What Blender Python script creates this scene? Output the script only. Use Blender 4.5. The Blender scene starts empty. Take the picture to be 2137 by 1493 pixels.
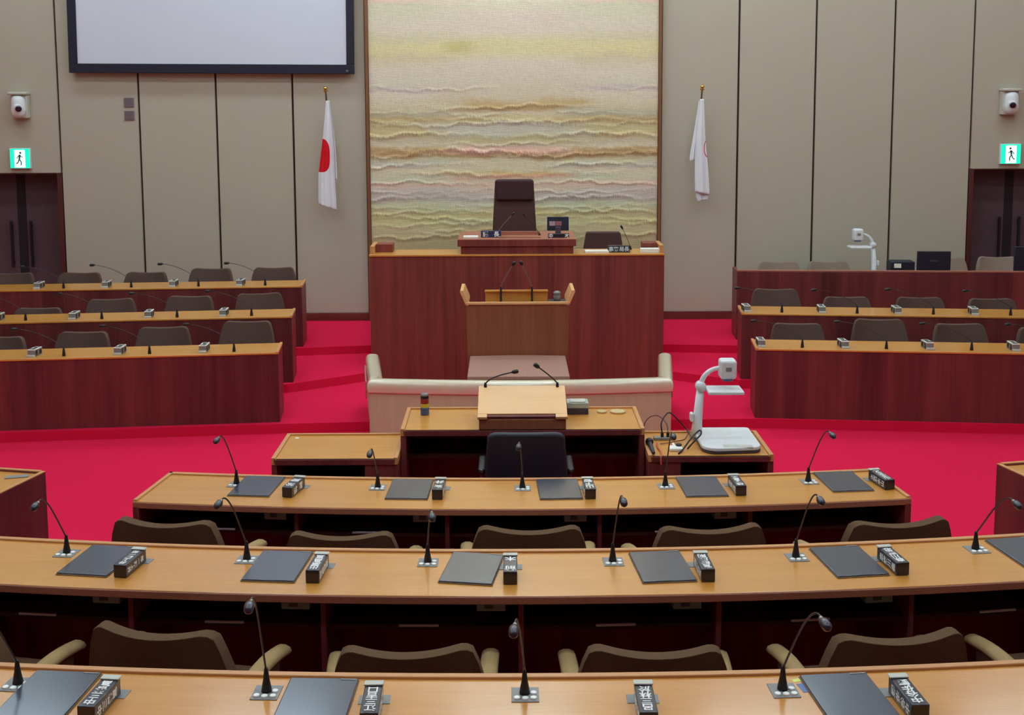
import bpy, bmesh, math, random
from mathutils import Matrix, Vector, noise as mnoise
random.seed(7)
PI = math.pi
sc = bpy.context.scene
col = sc.collection

# ------------------------------------------------------------------ camera
cd = bpy.data.cameras.new('camera'); cam = bpy.data.objects.new('camera', cd); col.objects.link(cam)
cd.sensor_width = 36; cd.lens = 2450/2137*36
cd.shift_x = .00257; cd.shift_y = -.12763
cd.clip_end = 100; cd.clip_start = .05
cam.matrix_world = Matrix.Translation((0, 0, 3.1)) @ Matrix.Rotation(PI/2-.111277, 4, 'X') @ Matrix.Rotation(-.0045, 4, 'Z')
sc.camera = cam
# ------------------------------------------------------------------ colour management, world, light levels
sc.view_settings.view_transform = 'Standard'; sc.view_settings.look = 'None'
sc.view_settings.gamma = 1; sc.view_settings.exposure = 0.75
sc.view_settings.use_curve_mapping = False
w = bpy.data.worlds.new('world'); sc.world = w; w.use_nodes = True
w.node_tree.nodes['Background'].inputs[0].default_value = (.9, .95, 1, 1)
w.node_tree.nodes['Background'].inputs[1].default_value = .1
LAMP = 12.5        # emission of the ceiling panels

# ------------------------------------------------------------------ materials
def lin(c):
    return tuple(((x/255)/12.92 if x/255 <= .04045 else ((x/255+.055)/1.055)**2.4) for x in c)
def nmat(name, rough=.6, metal=0, spec=.5, coat=0):
    m = bpy.data.materials.new(name); m.use_nodes = True
    b = m.node_tree.nodes['Principled BSDF']
    b.inputs['Roughness'].default_value = rough; b.inputs['Metallic'].default_value = metal
    b.inputs['Specular IOR Level'].default_value = spec
    b.inputs['Coat Weight'].default_value = coat; b.inputs['Coat Roughness'].default_value = .15
    return m, m.node_tree, b
def plain(name, rgb, rough=.6, metal=0, spec=.5, noise=0, nscale=60, bump=0, coat=0):
    m, nt, b = nmat(name, rough, metal, spec, coat)
    N, L = nt.nodes.new, nt.links.new
    tc = N('ShaderNodeTexCoord'); n = N('ShaderNodeTexNoise'); n.inputs['Scale'].default_value = nscale
    n.inputs['Detail'].default_value = 4
    L(tc.outputs['Object'], n.inputs['Vector'])
    r = N('ShaderNodeValToRGB'); c = lin(rgb)
    k = noise if noise else .03
    r.color_ramp.elements[0].position = .3; r.color_ramp.elements[1].position = .7
    r.color_ramp.elements[0].color = (*[x*(1-k) for x in c], 1); r.color_ramp.elements[1].color = (*[min(1, x*(1+k)) for x in c], 1)
    L(n.outputs['Fac'], r.inputs['Fac']); L(r.outputs['Color'], b.inputs['Base Color'])
    if bump:
        bp = N('ShaderNodeBump'); bp.inputs['Strength'].default_value = bump; bp.inputs['Distance'].default_value = .004
        L(n.outputs['Fac'], bp.inputs['Height']); L(bp.outputs['Normal'], b.inputs['Normal'])
    return m
def wood(name, dark, light, scale=(14, 14, .6), rough=.4, spec=.5, panel=None, coat=0, fine=.35):
    """grain runs along the axis with the small scale; panel=(axis, width) adds a per-veneer-leaf tone"""
    m, nt, b = nmat(name, rough, 0, spec, coat)
    N, L = nt.nodes.new, nt.links.new
    tc = N('ShaderNodeTexCoord'); mp = N('ShaderNodeMapping'); mp.inputs['Scale'].default_value = scale
    L(tc.outputs['Object'], mp.inputs['Vector'])
    n1 = N('ShaderNodeTexNoise'); n1.inputs['Scale'].default_value = 1; n1.inputs['Detail'].default_value = 5; n1.inputs['Distortion'].default_value = .4
    n2 = N('ShaderNodeTexNoise'); n2.inputs['Scale'].default_value = 7; n2.inputs['Detail'].default_value = 3
    L(mp.outputs['Vector'], n1.inputs['Vector']); L(mp.outputs['Vector'], n2.inputs['Vector'])
    mx = N('ShaderNodeMath'); mx.operation = 'MULTIPLY_ADD'; mx.inputs[1].default_value = fine
    L(n2.outputs['Fac'], mx.inputs[0]); 
    m2 = N('ShaderNodeMath'); m2.operation = 'MULTIPLY'; m2.inputs[1].default_value = 1-fine
    L(n1.outputs['Fac'], m2.inputs[0]); L(m2.outputs[0], mx.inputs[2])
    last = mx.outputs[0]
    if panel:
        ax, wd, amt = panel
        sx = N('ShaderNodeSeparateXYZ'); L(tc.outputs['Object'], sx.inputs[0])
        dv = N('ShaderNodeMath'); dv.operation = 'DIVIDE'; dv.inputs[1].default_value = wd; L(sx.outputs[ax], dv.inputs[0])
        fl = N('ShaderNodeMath'); fl.operation = 'FLOOR'; L(dv.outputs[0], fl.inputs[0])
        wn = N('ShaderNodeTexWhiteNoise'); wn.noise_dimensions = '1D'; L(fl.outputs[0], wn.inputs['W'])
        a = N('ShaderNodeMath'); a.operation = 'MULTIPLY_ADD'; a.inputs[1].default_value = amt; L(wn.outputs['Value'], a.inputs[0]); L(last, a.inputs[2])
        s = N('ShaderNodeMath'); s.operation = 'SUBTRACT'; s.inputs[1].default_value = amt/2; L(a.outputs[0], s.inputs[0]); last = s.outputs[0]
    r = N('ShaderNodeValToRGB'); r.color_ramp.elements[0].position = .3; r.color_ramp.elements[1].position = .7
    r.color_ramp.elements[0].color = (*lin(dark), 1); r.color_ramp.elements[1].color = (*lin(light), 1)
    L(last, r.inputs['Fac']); L(r.outputs['Color'], b.inputs['Base Color'])
    return m
def emis(name, rgb, s, rough=.5):
    m, nt, b = nmat(name, rough)
    c = lin(rgb); b.inputs['Base Color'].default_value = (*c, 1)
    b.inputs['Emission Color'].default_value = (*c, 1); b.inputs['Emission Strength'].default_value = s
    return m

M = {}
LIN0 = lin
M['wall'] = plain('wall_cloth', (186, 176, 155), .9, spec=.2, noise=.06, nscale=220, bump=.15)
M['joint'] = plain('dark_joint', (62, 40, 28), .7)
M['ceiling'] = plain('ceiling_white', (205, 200, 190), .9)
M['carpet'] = plain('red_carpet', (220, 31, 70), .95, spec=.05, noise=.12, nscale=300, bump=.5)
M['skirt'] = wood('skirting_wood', (96, 42, 34), (122, 58, 44), (.6, 14, 14))
M['trim'] = wood('trim_wood', (118, 76, 48), (142, 94, 60), (14, 14, .6))
M['redwood'] = wood('red_wood', (90, 38, 41), (128, 60, 56), (9, 9, .35), .42, .35, fine=.3)
M['redpanel'] = wood('red_wood_panel', (86, 36, 39), (127, 59, 55), (7, 7, .3), .42, .35, panel=(0, .24, .22), fine=.3)
M['highpanel'] = wood('high_desk_veneer', (104, 46, 42), (146, 72, 60), (16, 16, .4), .42, .35, panel=(0, .2, .16), fine=.4)
M['lectwood'] = wood('brown_wood', (129, 72, 49), (153, 92, 63), (22, 22, .5), .45, .35)
M['darkwood'] = wood('shelf_wood', (50, 24, 20), (72, 34, 26), (1, 14, 14), .6, .25)
M['edgewood'] = wood('edge_wood', (150, 92, 70), (176, 110, 84), (1, 20, 20), .45)
M['topwood'] = wood('top_wood', (202, 134, 54), (217, 150, 67), (1.1, 16, 16), .33, .5, fine=.45, coat=.5)
M['rimwood'] = wood('rim_wood', (198, 136, 80), (212, 150, 92), (1, 20, 20), .4)
M['palewood'] = wood('pale_wood', (224, 168, 106), (235, 182, 120), (1, 14, 14), .4)
M['pinkwood'] = wood('pink_wood', (186, 178, 140), (202, 194, 156), (14, 14, .5), .5, .4)
M['pinktop'] = plain('pink_speckle', (168, 124, 108), .5, noise=.2, nscale=90)
M['cream'] = plain('cream_vinyl', (218, 204, 172), .22, spec=.5, noise=.03, nscale=10)
M['cream'].node_tree.nodes['Principled BSDF'].inputs['Coat Weight'].default_value = .8; M['cream'].node_tree.nodes['Principled BSDF'].inputs['Coat Roughness'].default_value = .05
M['fabric'] = plain('brown_fabric', (102, 76, 54), .92, spec=.15, noise=.2, nscale=260, bump=.5)
M['tanarm'] = plain('tan_fabric', (176, 146, 100), .85, spec=.2, noise=.12, nscale=260, bump=.3)
M['paletan'] = plain('pale_chair_fabric', (150, 128, 112), .9, spec=.2)
M['exfabric'] = plain('dark_brown_fabric', (96, 74, 66), .92, spec=.15, noise=.2, nscale=260, bump=.5)
M['maroon'] = plain('maroon_brown_leather', (88, 58, 54), .6, spec=.3, noise=.06, nscale=30)
M['headrest'] = plain('dark_leather', (66, 40, 42), .6, spec=.3)
M['navyleather'] = plain('navy_leather', (38, 34, 46), .45, spec=.4)
M['black'] = plain('black_plastic', (18, 17, 22), .45)
M['darkgap'] = plain('dark_panel', (30, 22, 28), .7)
M['navybox'] = plain('navy_box', (26, 22, 38), .35, spec=.5, coat=.6)
M['lightgrey'] = plain('light_grey_plastic', (200, 196, 180), .4)
M['grey'] = plain('grey_plate', (134, 132, 128), .4, spec=.5)
M['button'] = plain('white_button', (250, 249, 242), .35)
M['pad'] = plain('slate_cover', (52, 56, 70), .3, spec=.7, noise=.05, nscale=20, coat=.6)
M['padunder'] = plain('tan_board', (128, 104, 78), .6)
M['steel'] = plain('steel', (150, 146, 148), .3, metal=1)
M['stem'] = plain('stem_dark_metal', (70, 62, 66), .35, metal=.8)
M['brass'] = plain('brass', (214, 180, 90), .25, metal=1)
M['white'] = plain('white_plastic', (226, 226, 224), .35)
M['offwhite'] = plain('cream_white_plastic', (214, 210, 190), .4)
M['lens'] = plain('lens_glass', (26, 24, 44), .1, spec=.9)
M['paper'] = plain('paper', (236, 232, 220), .8)
M['ink'] = plain('white_ink', (240, 238, 232), .5)
M['blackink'] = plain('black_ink', (26, 24, 24), .6)
M['screen'] = plain('screen_cloth', (214, 216, 224), .9, spec=.1, noise=.01, nscale=4)
M['screenframe'] = plain('screen_frame', (22, 22, 42), .5)
M['plate'] = plain('mauve_grille', (128, 112, 116), .7, noise=.15, nscale=300)
M['doorleaf'] = plain('door_leather', (96, 74, 80), .7, spec=.3, noise=.06, nscale=14)
M['doorframe'] = wood('door_frame_wood', (70, 28, 30), (96, 42, 38), (14, 14, .6))
M['exitgreen'] = emis('exit_green', (0, 190, 150), 1.0)
M['exitwhite'] = emis('exit_white', (225, 250, 245), 1.1)
M['exitman'] = plain('exit_pictogram', (0, 110, 84), .5)
M['diffuser'] = emis('lamp_diffuser', (215, 243, 255), LAMP)
M['washer'] = emis('washer_glow', (225, 245, 255), 45)
M['red'] = plain('red_plastic', (150, 36, 34), .4)
M['yellow'] = plain('yellow_plastic', (206, 186, 40), .4)
M['slateblue'] = plain('slate_blue_plastic', (74, 92, 120), .4)
M['mutedbox'] = plain('dark_grey_box', (66, 60, 68), .5)
M['paleglass'] = plain('pale_green_box', (172, 182, 166), .25, spec=.7)
M['cork'] = plain('cork', (206, 176, 122), .8, noise=.15, nscale=200)
M['stickyyellow'] = plain('yellow_paper', (226, 226, 120), .8)
M['stickyblue'] = plain('blue_paper', (112, 130, 176), .8)
M['orangecord'] = plain('orange_cord', (206, 92, 60), .5)
M['rod'] = plain('silver_rod', (186, 176, 186), .35, metal=.6)

# ------------------------------------------------------------------ mesh collecting
class G:
    def __init__(s): s.v = []; s.f = []
    def add(s, vs, fs, mt=None):
        k = len(s.v)
        s.v += [tuple(mt @ Vector(p)) if mt is not None else tuple(p) for p in vs]
        s.f += [tuple(i+k for i in f) for f in fs]; return s
    def box(s, x0, x1, y0, y1, z0, z1, mt=None):
        x0, x1 = min(x0, x1), max(x0, x1)
        return s.add([(x, y, z) for z in (z0, z1) for y in (y0, y1) for x in (x0, x1)],
              [(0, 2, 3, 1), (4, 5, 7, 6), (0, 1, 5, 4), (2, 6, 7, 3), (0, 4, 6, 2), (1, 3, 7, 5)], mt)
    def prism(s, poly, h0, h1, axis='z', mt=None):
        n = len(poly)
        a = sum(poly[i][0]*poly[(i+1) % n][1]-poly[(i+1) % n][0]*poly[i][1] for i in range(n))
        if a < 0: poly = poly[::-1]
        P = lambda p, h: {'z': (p[0], p[1], h), 'y': (p[0], -h, p[1]), 'x': (h, p[0], p[1])}[axis]
        # for axis y pass heights as negative y so that winding stays outward
        vs = [P(p, h0) for p in poly]+[P(p, h1) for p in poly]
        fs = [tuple(range(n-1, -1, -1)), tuple(range(n, 2*n))]+[(i, (i+1) % n, n+(i+1) % n, n+i) for i in range(n)]
        return s.add(vs, fs, mt)
    def lathe(s, prof, n=20, mt=None):
        vs, fs = [], []
        for r, z in prof:
            vs += [(r*math.cos(2*PI*i/n), r*math.sin(2*PI*i/n), z) for i in range(n)]
        for k in range(len(prof)-1):
            fs += [(k*n+i, k*n+(i+1) % n, (k+1)*n+(i+1) % n, (k+1)*n+i) for i in range(n)]
        fs.append(tuple(range(n-1, -1, -1))); fs.append(tuple((len(prof)-1)*n+i for i in range(n)))
        return s.add(vs, fs, mt)
    def tube(s, pts, rad, n=8, mt=None):
        pts = [Vector(p) for p in pts]; m = len(pts)
        if not hasattr(rad, '__len__'): rad = [rad]*m
        up = Vector((0, 0, 1)); vs, fs = [], []
        prev = None
        for i, p in enumerate(pts):
            t = (pts[min(i+1, m-1)]-pts[max(i-1, 0)]).normalized()
            a = prev if prev is not None else (up.cross(t) if abs(t.dot(up)) < .98 else Vector((1, 0, 0)))
            a = (a-t*a.dot(t)).normalized(); prev = a; b = t.cross(a)
            vs += [tuple(p+(a*math.cos(2*PI*j/n)+b*math.sin(2*PI*j/n))*rad[i]) for j in range(n)]
        for k in range(m-1):
            fs += [(k*n+j, k*n+(j+1) % n, (k+1)*n+(j+1) % n, (k+1)*n+j) for j in range(n)]
        fs.append(tuple(range(n-1, -1, -1))); fs.append(tuple((m-1)*n+j for j in range(n)))
        return s.add(vs, fs, mt)
    def sweep(s, prof, path, mt=None):
        """closed profile (offset across, height) carried along a horizontal path of (x, y)"""
        m, n = len(path), len(prof); vs, fs = [], []
        P = [Vector(p) for p in path]
        for i, p in enumerate(P):
            d0 = (P[i]-P[i-1]).normalized() if i > 0 else (P[1]-P[0]).normalized()
            d1 = (P[i+1]-P[i]).normalized() if i < m-1 else d0
            t = (d0+d1).normalized(); nr = Vector((t.y, -t.x)); k = 1/max(.3, nr.dot(Vector((d0.y, -d0.x))))
            vs += [(p.x+nr.x*o*k, p.y+nr.y*o*k, z) for o, z in prof]
        a = sum(prof[i][0]*prof[(i+1) % n][1]-prof[(i+1) % n][0]*prof[i][1] for i in range(n))
        for k in range(m-1):
            for j in range(n):
                q = (k*n+j, k*n+(j+1) % n, (k+1)*n+(j+1) % n, (k+1)*n+j)
                fs.append(q[::-1] if a > 0 else q)
        c0, c1 = tuple(range(n)), tuple((m-1)*n+j for j in range(n))
        fs += [c0, c1[::-1]] if a > 0 else [c0[::-1], c1]
        return s.add(vs, fs, mt)
    def build(s, name, mat, parent=None, smooth=False, bevel=0, seg=2, sub=0, ang=35):
        me = bpy.data.meshes.new(name); me.from_pydata(s.v, [], s.f)
        bm = bmesh.new(); bm.from_mesh(me); bmesh.ops.recalc_face_normals(bm, faces=bm.faces); bm.to_mesh(me); bm.free()
        me.materials.append(M[mat] if isinstance(mat, str) else mat)
        o = bpy.data.objects.new(name, me); col.objects.link(o)
        if parent is not None: o.parent = parent
        if bevel:
            b = o.modifiers.new('bevel', 'BEVEL'); b.width = bevel; b.segments = seg; b.limit_method = 'ANGLE'; b.angle_limit = math.radians(ang)
        if sub:
            b = o.modifiers.new('sub', 'SUBSURF'); b.levels = sub; b.render_levels = sub
        if smooth or bevel:
            me.shade_smooth()
            if not smooth:
                try: me.set_sharp_from_angle(angle=math.radians(40))
                except Exception: pass
        return o

def tag(o, label=None, cat=None, group=None, kind=None):
    if label: o['label'] = label
    if cat: o['category'] = cat
    if group: o['group'] = group
    if kind: o['kind'] = kind
    return o
def thing(name, label, cat, loc=(0, 0, 0), rz=0, group=None):
    o = bpy.data.objects.new(name, None); col.objects.link(o); o.empty_display_size = .1
    o.location = loc; o.rotation_euler = (0, 0, rz)
    return tag(o, label, cat, group)
kids = {}
def copy_tree(o, parent=None):
    c = o.copy(); col.objects.link(c)
    if parent is not None: c.parent = parent; c.matrix_parent_inverse = o.matrix_parent_inverse.copy()
    for ch in list(o.children): copy_tree(ch, c)
    return c
def T(x=0, y=0, z=0): return Matrix.Translation((x, y, z))
def R(a, ax): return Matrix.Rotation(a, 4, ax)

# text on things: glyph outlines from the built-in font, turned into meshes
_gl = {}
def glyph(ch):
    if ch not in _gl:
        c = bpy.data.curves.new('g', 'FONT'); c.body = ch; c.align_x = 'CENTER'; c.align_y = 'CENTER'; c.extrude = .02; c.offset = .022
        o = bpy.data.objects.new('g', c); col.objects.link(o)
        dg = bpy.context.evaluated_depsgraph_get(); me = bpy.data.meshes.new_from_object(o.evaluated_get(dg))
        vs = [tuple(v.co) for v in me.vertices]; fs = [tuple(p.vertices) for p in me.polygons]
        bpy.data.objects.remove(o); bpy.data.meshes.remove(me)
        if vs:
            cx = (min(v[0] for v in vs)+max(v[0] for v in vs))/2; cy = (min(v[1] for v in vs)+max(v[1] for v in vs))/2
            vs = [(v[0]-cx, v[1]-cy, v[2]) for v in vs]
        _gl[ch] = (vs, fs)
    return _gl[ch]
def write(g, ch, size, mt):
    vs, fs = glyph(ch)
    return g.add([(x*size, y*size, z*.04) for x, y, z in vs], fs, mt)

ORD = ['first', 'second', 'third', 'fourth', 'fifth', 'sixth', 'seventh']
def nth(k, n, side='left'):
    if k == 0: return f'{side}most'
    if k == n-1: return ('right' if side == 'left' else 'left')+'most'
    return f'{ORD[k]} from the {side}'

# ================================================================== SETTING
Z1, Z2, Z3 = .09, .18, .27            # levels of the carpeted terraces
s1 = [(-8.6, 9.95), (-2.05, 10.60), (-1.262, 10.66), (-1.335, 11.2), (-1.45, 12.6), (1.61, 12.6), (1.505, 11.2), (1.436, 10.68), (2.28, 10.70), (8.6, 10.08)]
s2 = [(-8.6, 11.12), (-2.27, 11.74), (-1.5, 12.24), (-1.46, 12.27), (-1.44, 12.6), (1.62, 12.6), (1.64, 12.27), (1.68, 12.24), (2.36, 11.84), (8.6, 11.24)]
s3 = [(-8.6, 12.60), (-2.4, 13.06), (-1.6, 13.19), (1.77, 13.17), (2.5, 13.10), (8.6, 12.7)]
g = G()
g.box(-8.6, 8.6, -4, 15.6, -.2, 0)
for ln, z in ((s1, Z1), (s2, Z2), (s3, Z3)):
    g.prism(ln+[(8.6, 15.6), (-8.6, 15.6)], -.1, z)
# curved steps on which the members' desks stand
def arc(r, a0, a1, n=40, c=(.065, 23)):
    return [(c[0]+r*math.sin(a0+(a1-a0)*i/n), c[1]-r*math.cos(a0+(a1-a0)*i/n)) for i in range(n+1)]
for r, z in ((16.05, .06), (17.45, .14), (18.85, .26), (20.3, .38)):
    g.prism(arc(r, -.26, .26)+[(6, -3.9), (-6, -3.9)], -.1, z)
tag(g.build('floor', 'carpet'), kind='structure')

YW = 14.7
H = 6.6
g = G()
def panels(edges, z0, z1, gap=.026):
    for a, b in zip(edges, edges[1:]): g.box(a+gap/2, b-gap/2, YW, YW+.04, z0, z1)
panels([-5.61, -4.608, -3.645, -2.692, -1.775], Z3+.1, H)
panels([1.895, 2.857, 3.812, 4.785, 5.77], Z3+.1, H)
panels([-8.6, -7.02], Z3+.1, H); panels([7.12, 8.6], Z3+.1, H)
panels([-7.02, -5.61], 2.16, H, .02); panels([5.77, 7.12], 2.16, H, .02)
wf = tag(g.build('wall_front', 'wall', bevel=.002, seg=1), kind='structure')
g = G()
g.box(-5.6, 5.76, YW+.04, YW+.14, 0, H); g.box(-8.6, -7.03, YW+.04, YW+.14, 0, H); g.box(7.13, 8.6, YW+.04, YW+.14, 0, H)
g.box(-7.03, -5.6, YW+.04, YW+.14, 2.2, H); g.box(5.76, 7.13, YW+.04, YW+.14, 2.2, H)
g.build('joint_backing', 'joint', wf)
for nm, x0, x1 in (('wall_left', -8.75, -8.6), ('wall_right', 8.6, 8.75)):
    tag(G().box(x0, x1, -4, 15.7, -.2, H).build(nm, 'wall'), kind='structure')
tag(G().box(-8.75, 8.75, -4.15, -4, -.2, H).build('wall_rear', 'wall'), kind='structure')
tag(G().box(-8.75, 8.75, -4.15, 15.7, H, H+.15).build('ceiling', 'ceiling'), kind='structure')
g = G(); g.box(-5.6, -1.775, YW-.02, YW+.04, Z3, Z3+.1); g.box(1.895, 5.76, YW-.02, YW+.04, Z3, Z3+.1)
g.box(-8.6, -7.03, YW-.02, YW+.04, Z3, Z3+.1); g.box(7.13, 8.6, YW-.02, YW+.04, Z3, Z3+.1)
tag(g.build('baseboard_front', 'skirt', bevel=.004), kind='structure')
for i, (x0, x1) in enumerate(((-1.775, -1.74), (1.86, 1.895))):
    tag(G().box(x0, x1, YW-.06, YW+.04, Z3, H).build(f'trim_{i+1}', 'trim', bevel=.003), kind='structure')
# doors: a recessed pair of leaves in each opening
for i, (a, b, mid) in enumerate(((-7.02, -5.61, -6.27), (5.77, 7.12, 6.42))):
    e = bpy.data.objects.new(f'door_{i+1}', None); col.objects.link(e); e.location = (mid, YW, Z3); tag(e, kind='structure')
    z1 = 2.17-Z3
    g = G(); g.box(a-mid, a-mid+.06, 0, .42, 0, z1); g.box(b-mid-.06, b-mid, 0, .42, 0, z1); g.box(a-mid+.06, b-mid-.06, 0, .42, z1-.02, z1)
    g.build('door_frame', 'doorframe', e, bevel=.004)
    for s in (-1, 1):
        x0 = .055*s; x1 = (b-mid-.06) if s > 0 else (a-mid+.06)
        lf = G().box(min(x0, x1), max(x0, x1), .34, .39, .01, z1-.02).build('door_leaf', 'doorleaf', e, bevel=.004)
        hx = .125*s
        g = G(); g.tube([(hx, .29, .66), (hx, .29, 1.26)], .017, 10); g.tube([(hx, .29, .72), (hx, .345, .72)], .009, 8); g.tube([(hx, .29, 1.2), (hx, .345, 1.2)], .009, 8)
        g.build('door_handle', 'black', lf)
    G().box(-.055, .055, .335, .395, .01, z1-.02).build('meeting_stile', 'darkgap', e)
    G().box(a-mid, b-mid, .42, .44, 0, z1).build('door_backing', 'darkgap', e)

# ceiling panels: long rectangular luminaires in rows
proto = None
for j, y in enumerate((2.4, 5.4, 8.4, 11.2, 13.3)):
    for i, x in enumerate((-6.0, -2.9, .06, 3.0, 6.1)):
        if proto is None:
            proto = thing('ceiling_light', '', 'ceiling light', group='rectangular panel lights in the ceiling')
            g = G(); g.box(-.75, .75, -.25, -.22, -.05, 0); g.box(-.75, .75, .22, .25, -.05, 0); g.box(-.75, -.72, -.22, .22, -.05, 0); g.box(.72, .75, -.22, .22, -.05, 0)
            g.build('frame', 'lightgrey', proto)
            G().box(-.72, .72, -.22, .22, -.03, -.01).build('diffuser', 'diffuser', proto)
            o = proto
        else: o = copy_tree(proto)
        o.location = (x, y, H); o['label'] = f'rectangular ceiling panel light, {nth(i,5)}, {ORD[j]} row from the rear wall'
for i, x in enumerate((-1.1, .06, 1.22)):
    t = thing('wall_washer_light', f'linear ceiling washer aimed at the tapestry, {nth(i, 3)} of three', 'ceiling light', (x, 14.05, H), 0, 'linear washers above the tapestry')
    G().box(-.5, .5, -.08, .02, -.14, 0).build('housing', 'lightgrey', t, bevel=.004)
    G().box(-.48, .48, .02, .03, -.12, -.02).build('lamp_strip', 'washer', t)
proto = None
for i, (x, y) in enumerate(((-.95, 9.75), (-.42, 9.8), (.72, 9.8), (1.33, 9.75))):
    if proto is None:
        proto = thing('downlight', '', 'ceiling light', group='round recessed downlights over the well')
        G().lathe([(.12, 0), (.15, 0), (.16, -.02), (.14, -.03), (.125, -.012)], 24).build('trim_ring', 'lightgrey', proto, smooth=True)
        G().lathe([(.12, -.012), (.12, -.004)], 24).build('lamp_disc', emis('downlight_glow', (225, 244, 255), 90), proto)
        o = proto
    else: o = copy_tree(proto)
    o.location = (x, y, H); o['label'] = f'round recessed downlight in the ceiling, {nth(i,4)} of four above the well'

# ================================================================== TAPESTRY
def tapestry():
    x0, x1, z0, z1 = -1.735, 1.855, .3, H-.1
    zc = lambda y: 3.1-(y-200)*YW/2450+.0   # row of the wall (in the photo's rows) -> height
    ridges = [(184, 3, .5, 'l'), (222, 4, 1, 'c'), (236, 3, .8, 'l'), (250, 5, 1, 'a'), (258, 4, .8, 'a'), (280, 5, 1, 'a'), (298, 3, .7, 'c'),
              (314, 6, 1.2, 'a'), (322, 4, 1, 'a'), (343, 4, 1, 's'), (362, 5, 1.1, 'c'), (381, 3, .8, 'a'), (398, 3, .7, 'a'), (412, 5, 1, 'a'),
              (430, 3, .6, 'a'), (442, 4, .9, 'a'), (455, 4, .8, 'a'), (468, 4, .7, 'a'), (480, 4, .8, 'c'), (492, 4, 1, 'a')]
    rr = random.Random(3)
    ph = [[rr.uniform(0, 6.28) for _ in range(6)] for _ in ridges]
    nx, nz = 300, 420
    g = G(); vs = []; fr = []
    ztop = 4.7
    zs = [z0+(ztop-z0)*k/nz for k in range(nz+1)]+[z1]
    for z in zs:
        for i in range(nx+1):
            x = x0+(x1-x0)*i/nx; u = (x-.06)/1.8; d = 0
            if z < ztop:
                for (yy, wd, am, kd), p in zip(ridges, ph):
                    zz = zc(yy)+.02*math.sin(x*3.1+p[0])+.011*math.sin(x*9+p[1])+.012*math.sin(x*19+p[2]+1.5*math.sin(x*4+p[4]))
                    dz = z-zz; ww = wd*.006
                    if abs(dz) > ww*3: continue
                    k = {'a': 1, 'c': max(0, 1-1.5*u*u), 'l': 1 if u < -.1 else (.8 if u > .3 else .0), 's': min(1, max(0, (abs(u)-.15)*4))}[kd]
                    k *= .65+.35*math.sin(x*2.3+p[3])
                    # a fringe: sharp upper lip, soft lower side, tufted
                    e = math.exp(-(dz/ww)**2) if dz < 0 else math.exp(-(dz/(ww*.5))**2)
                    d += am*k*e*(.014+.010*mnoise.noise((x*38+dz*60, yy, z*9)))
            vs.append((x, YW-.02-d, z)); fr.append(min(1, d/.022))
    n = nx+1
    fs = [(k*n+i, k*n+i+1, (k+1)*n+i+1, (k+1)*n+i) for k in range(len(zs)-1) for i in range(nx)]
    b0 = len(vs)
    vs += [(x0, YW, z0), (x1, YW, z0), (x1, YW, z1), (x0, YW, z1)]
    fs.append((b0, b0+3, b0+2, b0+1))
    g.add(vs, fs)
    m, nt, b = nmat('tapestry_wool', .95, 0, .1)
    N, L = nt.nodes.new, nt.links.new
    tc = N('ShaderNodeTexCoord'); sx = N('ShaderNodeSeparateXYZ'); L(tc.outputs['Object'], sx.inputs[0])
    def noise(scale, detail=3, dist=0):
        mp = N('ShaderNodeMapping'); mp.inputs['Scale'].default_value = scale; L(tc.outputs['Object'], mp.inputs[0])
        t = N('ShaderNodeTexNoise'); t.inputs['Scale'].default_value = 1; t.inputs['Detail'].default_value = detail; t.inputs['Distortion'].default_value = dist
        L(mp.outputs[0], t.inputs['Vector']); return t.outputs['Fac']
    def math_(op, a, b_, c=None):
        q = N('ShaderNodeMath'); q.operation = op
        for i, v in enumerate((a, b_, c)):
            if v is None: continue
            if isinstance(v, (int, float)): q.inputs[i].default_value = v
            else: L(v, q.inputs[i])
        return q.outputs[0]
    wv = math_('SUBTRACT', noise((2.2, 1, 5), 4), .5)
    wv2 = math_('SUBTRACT', noise((14, 1, 8), 3), .5)
    z = math_('ADD', math_('MULTIPLY_ADD', wv, .15, sx.outputs['Z']), math_('MULTIPLY', wv2, .06))
    zlo, zhi = 1.1, 4.5
    f = math_('DIVIDE', math_('SUBTRACT', z, zlo), zhi-zlo)
    A = (216, 204, 172); 
    def ramp(stops):
        r = N('ShaderNodeValToRGB'); cr = r.color_ramp
        st = sorted(((zc(y)-zlo)/(zhi-zlo), c) for y, c in stops)
        lin = lambda c: [min(.93, q*f_) for q, f_ in zip(LIN0(c), (1.2, 1.12, .99))]
        cr.elements[0].position = st[0][0]; cr.elements[0].color = (*lin(st[0][1]), 1)
        cr.elements[1].position = st[-1][0]; cr.elements[1].color = (*lin(st[-1][1]), 1)
        for p, c in st[1:-1]:
            e = cr.elements.new(p); e.color = (*lin(c), 1)
        L(f, r.inputs['Fac']); return r.outputs['Color']
    pale = (214, 203, 180); gold = (190, 158, 88); pink = (222, 170, 150); lil = (190, 176, 170); grn = (198, 202, 160)
    side = ramp([(-20, pale), (8, (218, 190, 170)), (16, (204, 204, 170)), (60, pale), (82, (208, 200, 158)), (100, (216, 204, 138)), (122, (208, 194, 150)), (150, pale), (178, (206, 200, 176)),
                 (186, (196, 182, 174)), (196, pale), (225, (204, 192, 150)), (238, (184, 180, 150)), (247, (186, 158, 92)), (262, (196, 184, 130)), (276, (200, 180, 116)), (292, (196, 184, 150)),
                 (302, (210, 202, 168)), (310, (186, 150, 84)), (322, (182, 144, 76)), (332, (204, 196, 150)), (344, (196, 190, 176)), (352, (214, 200, 164)), (372, (204, 204, 170)), (382, (220, 186, 158)),
                 (392, (206, 190, 176)), (412, lil), (424, grn), (442, (194, 182, 124)), (462, (204, 196, 126)), (478, (200, 184, 132)), (510, (178, 160, 104))])
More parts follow.
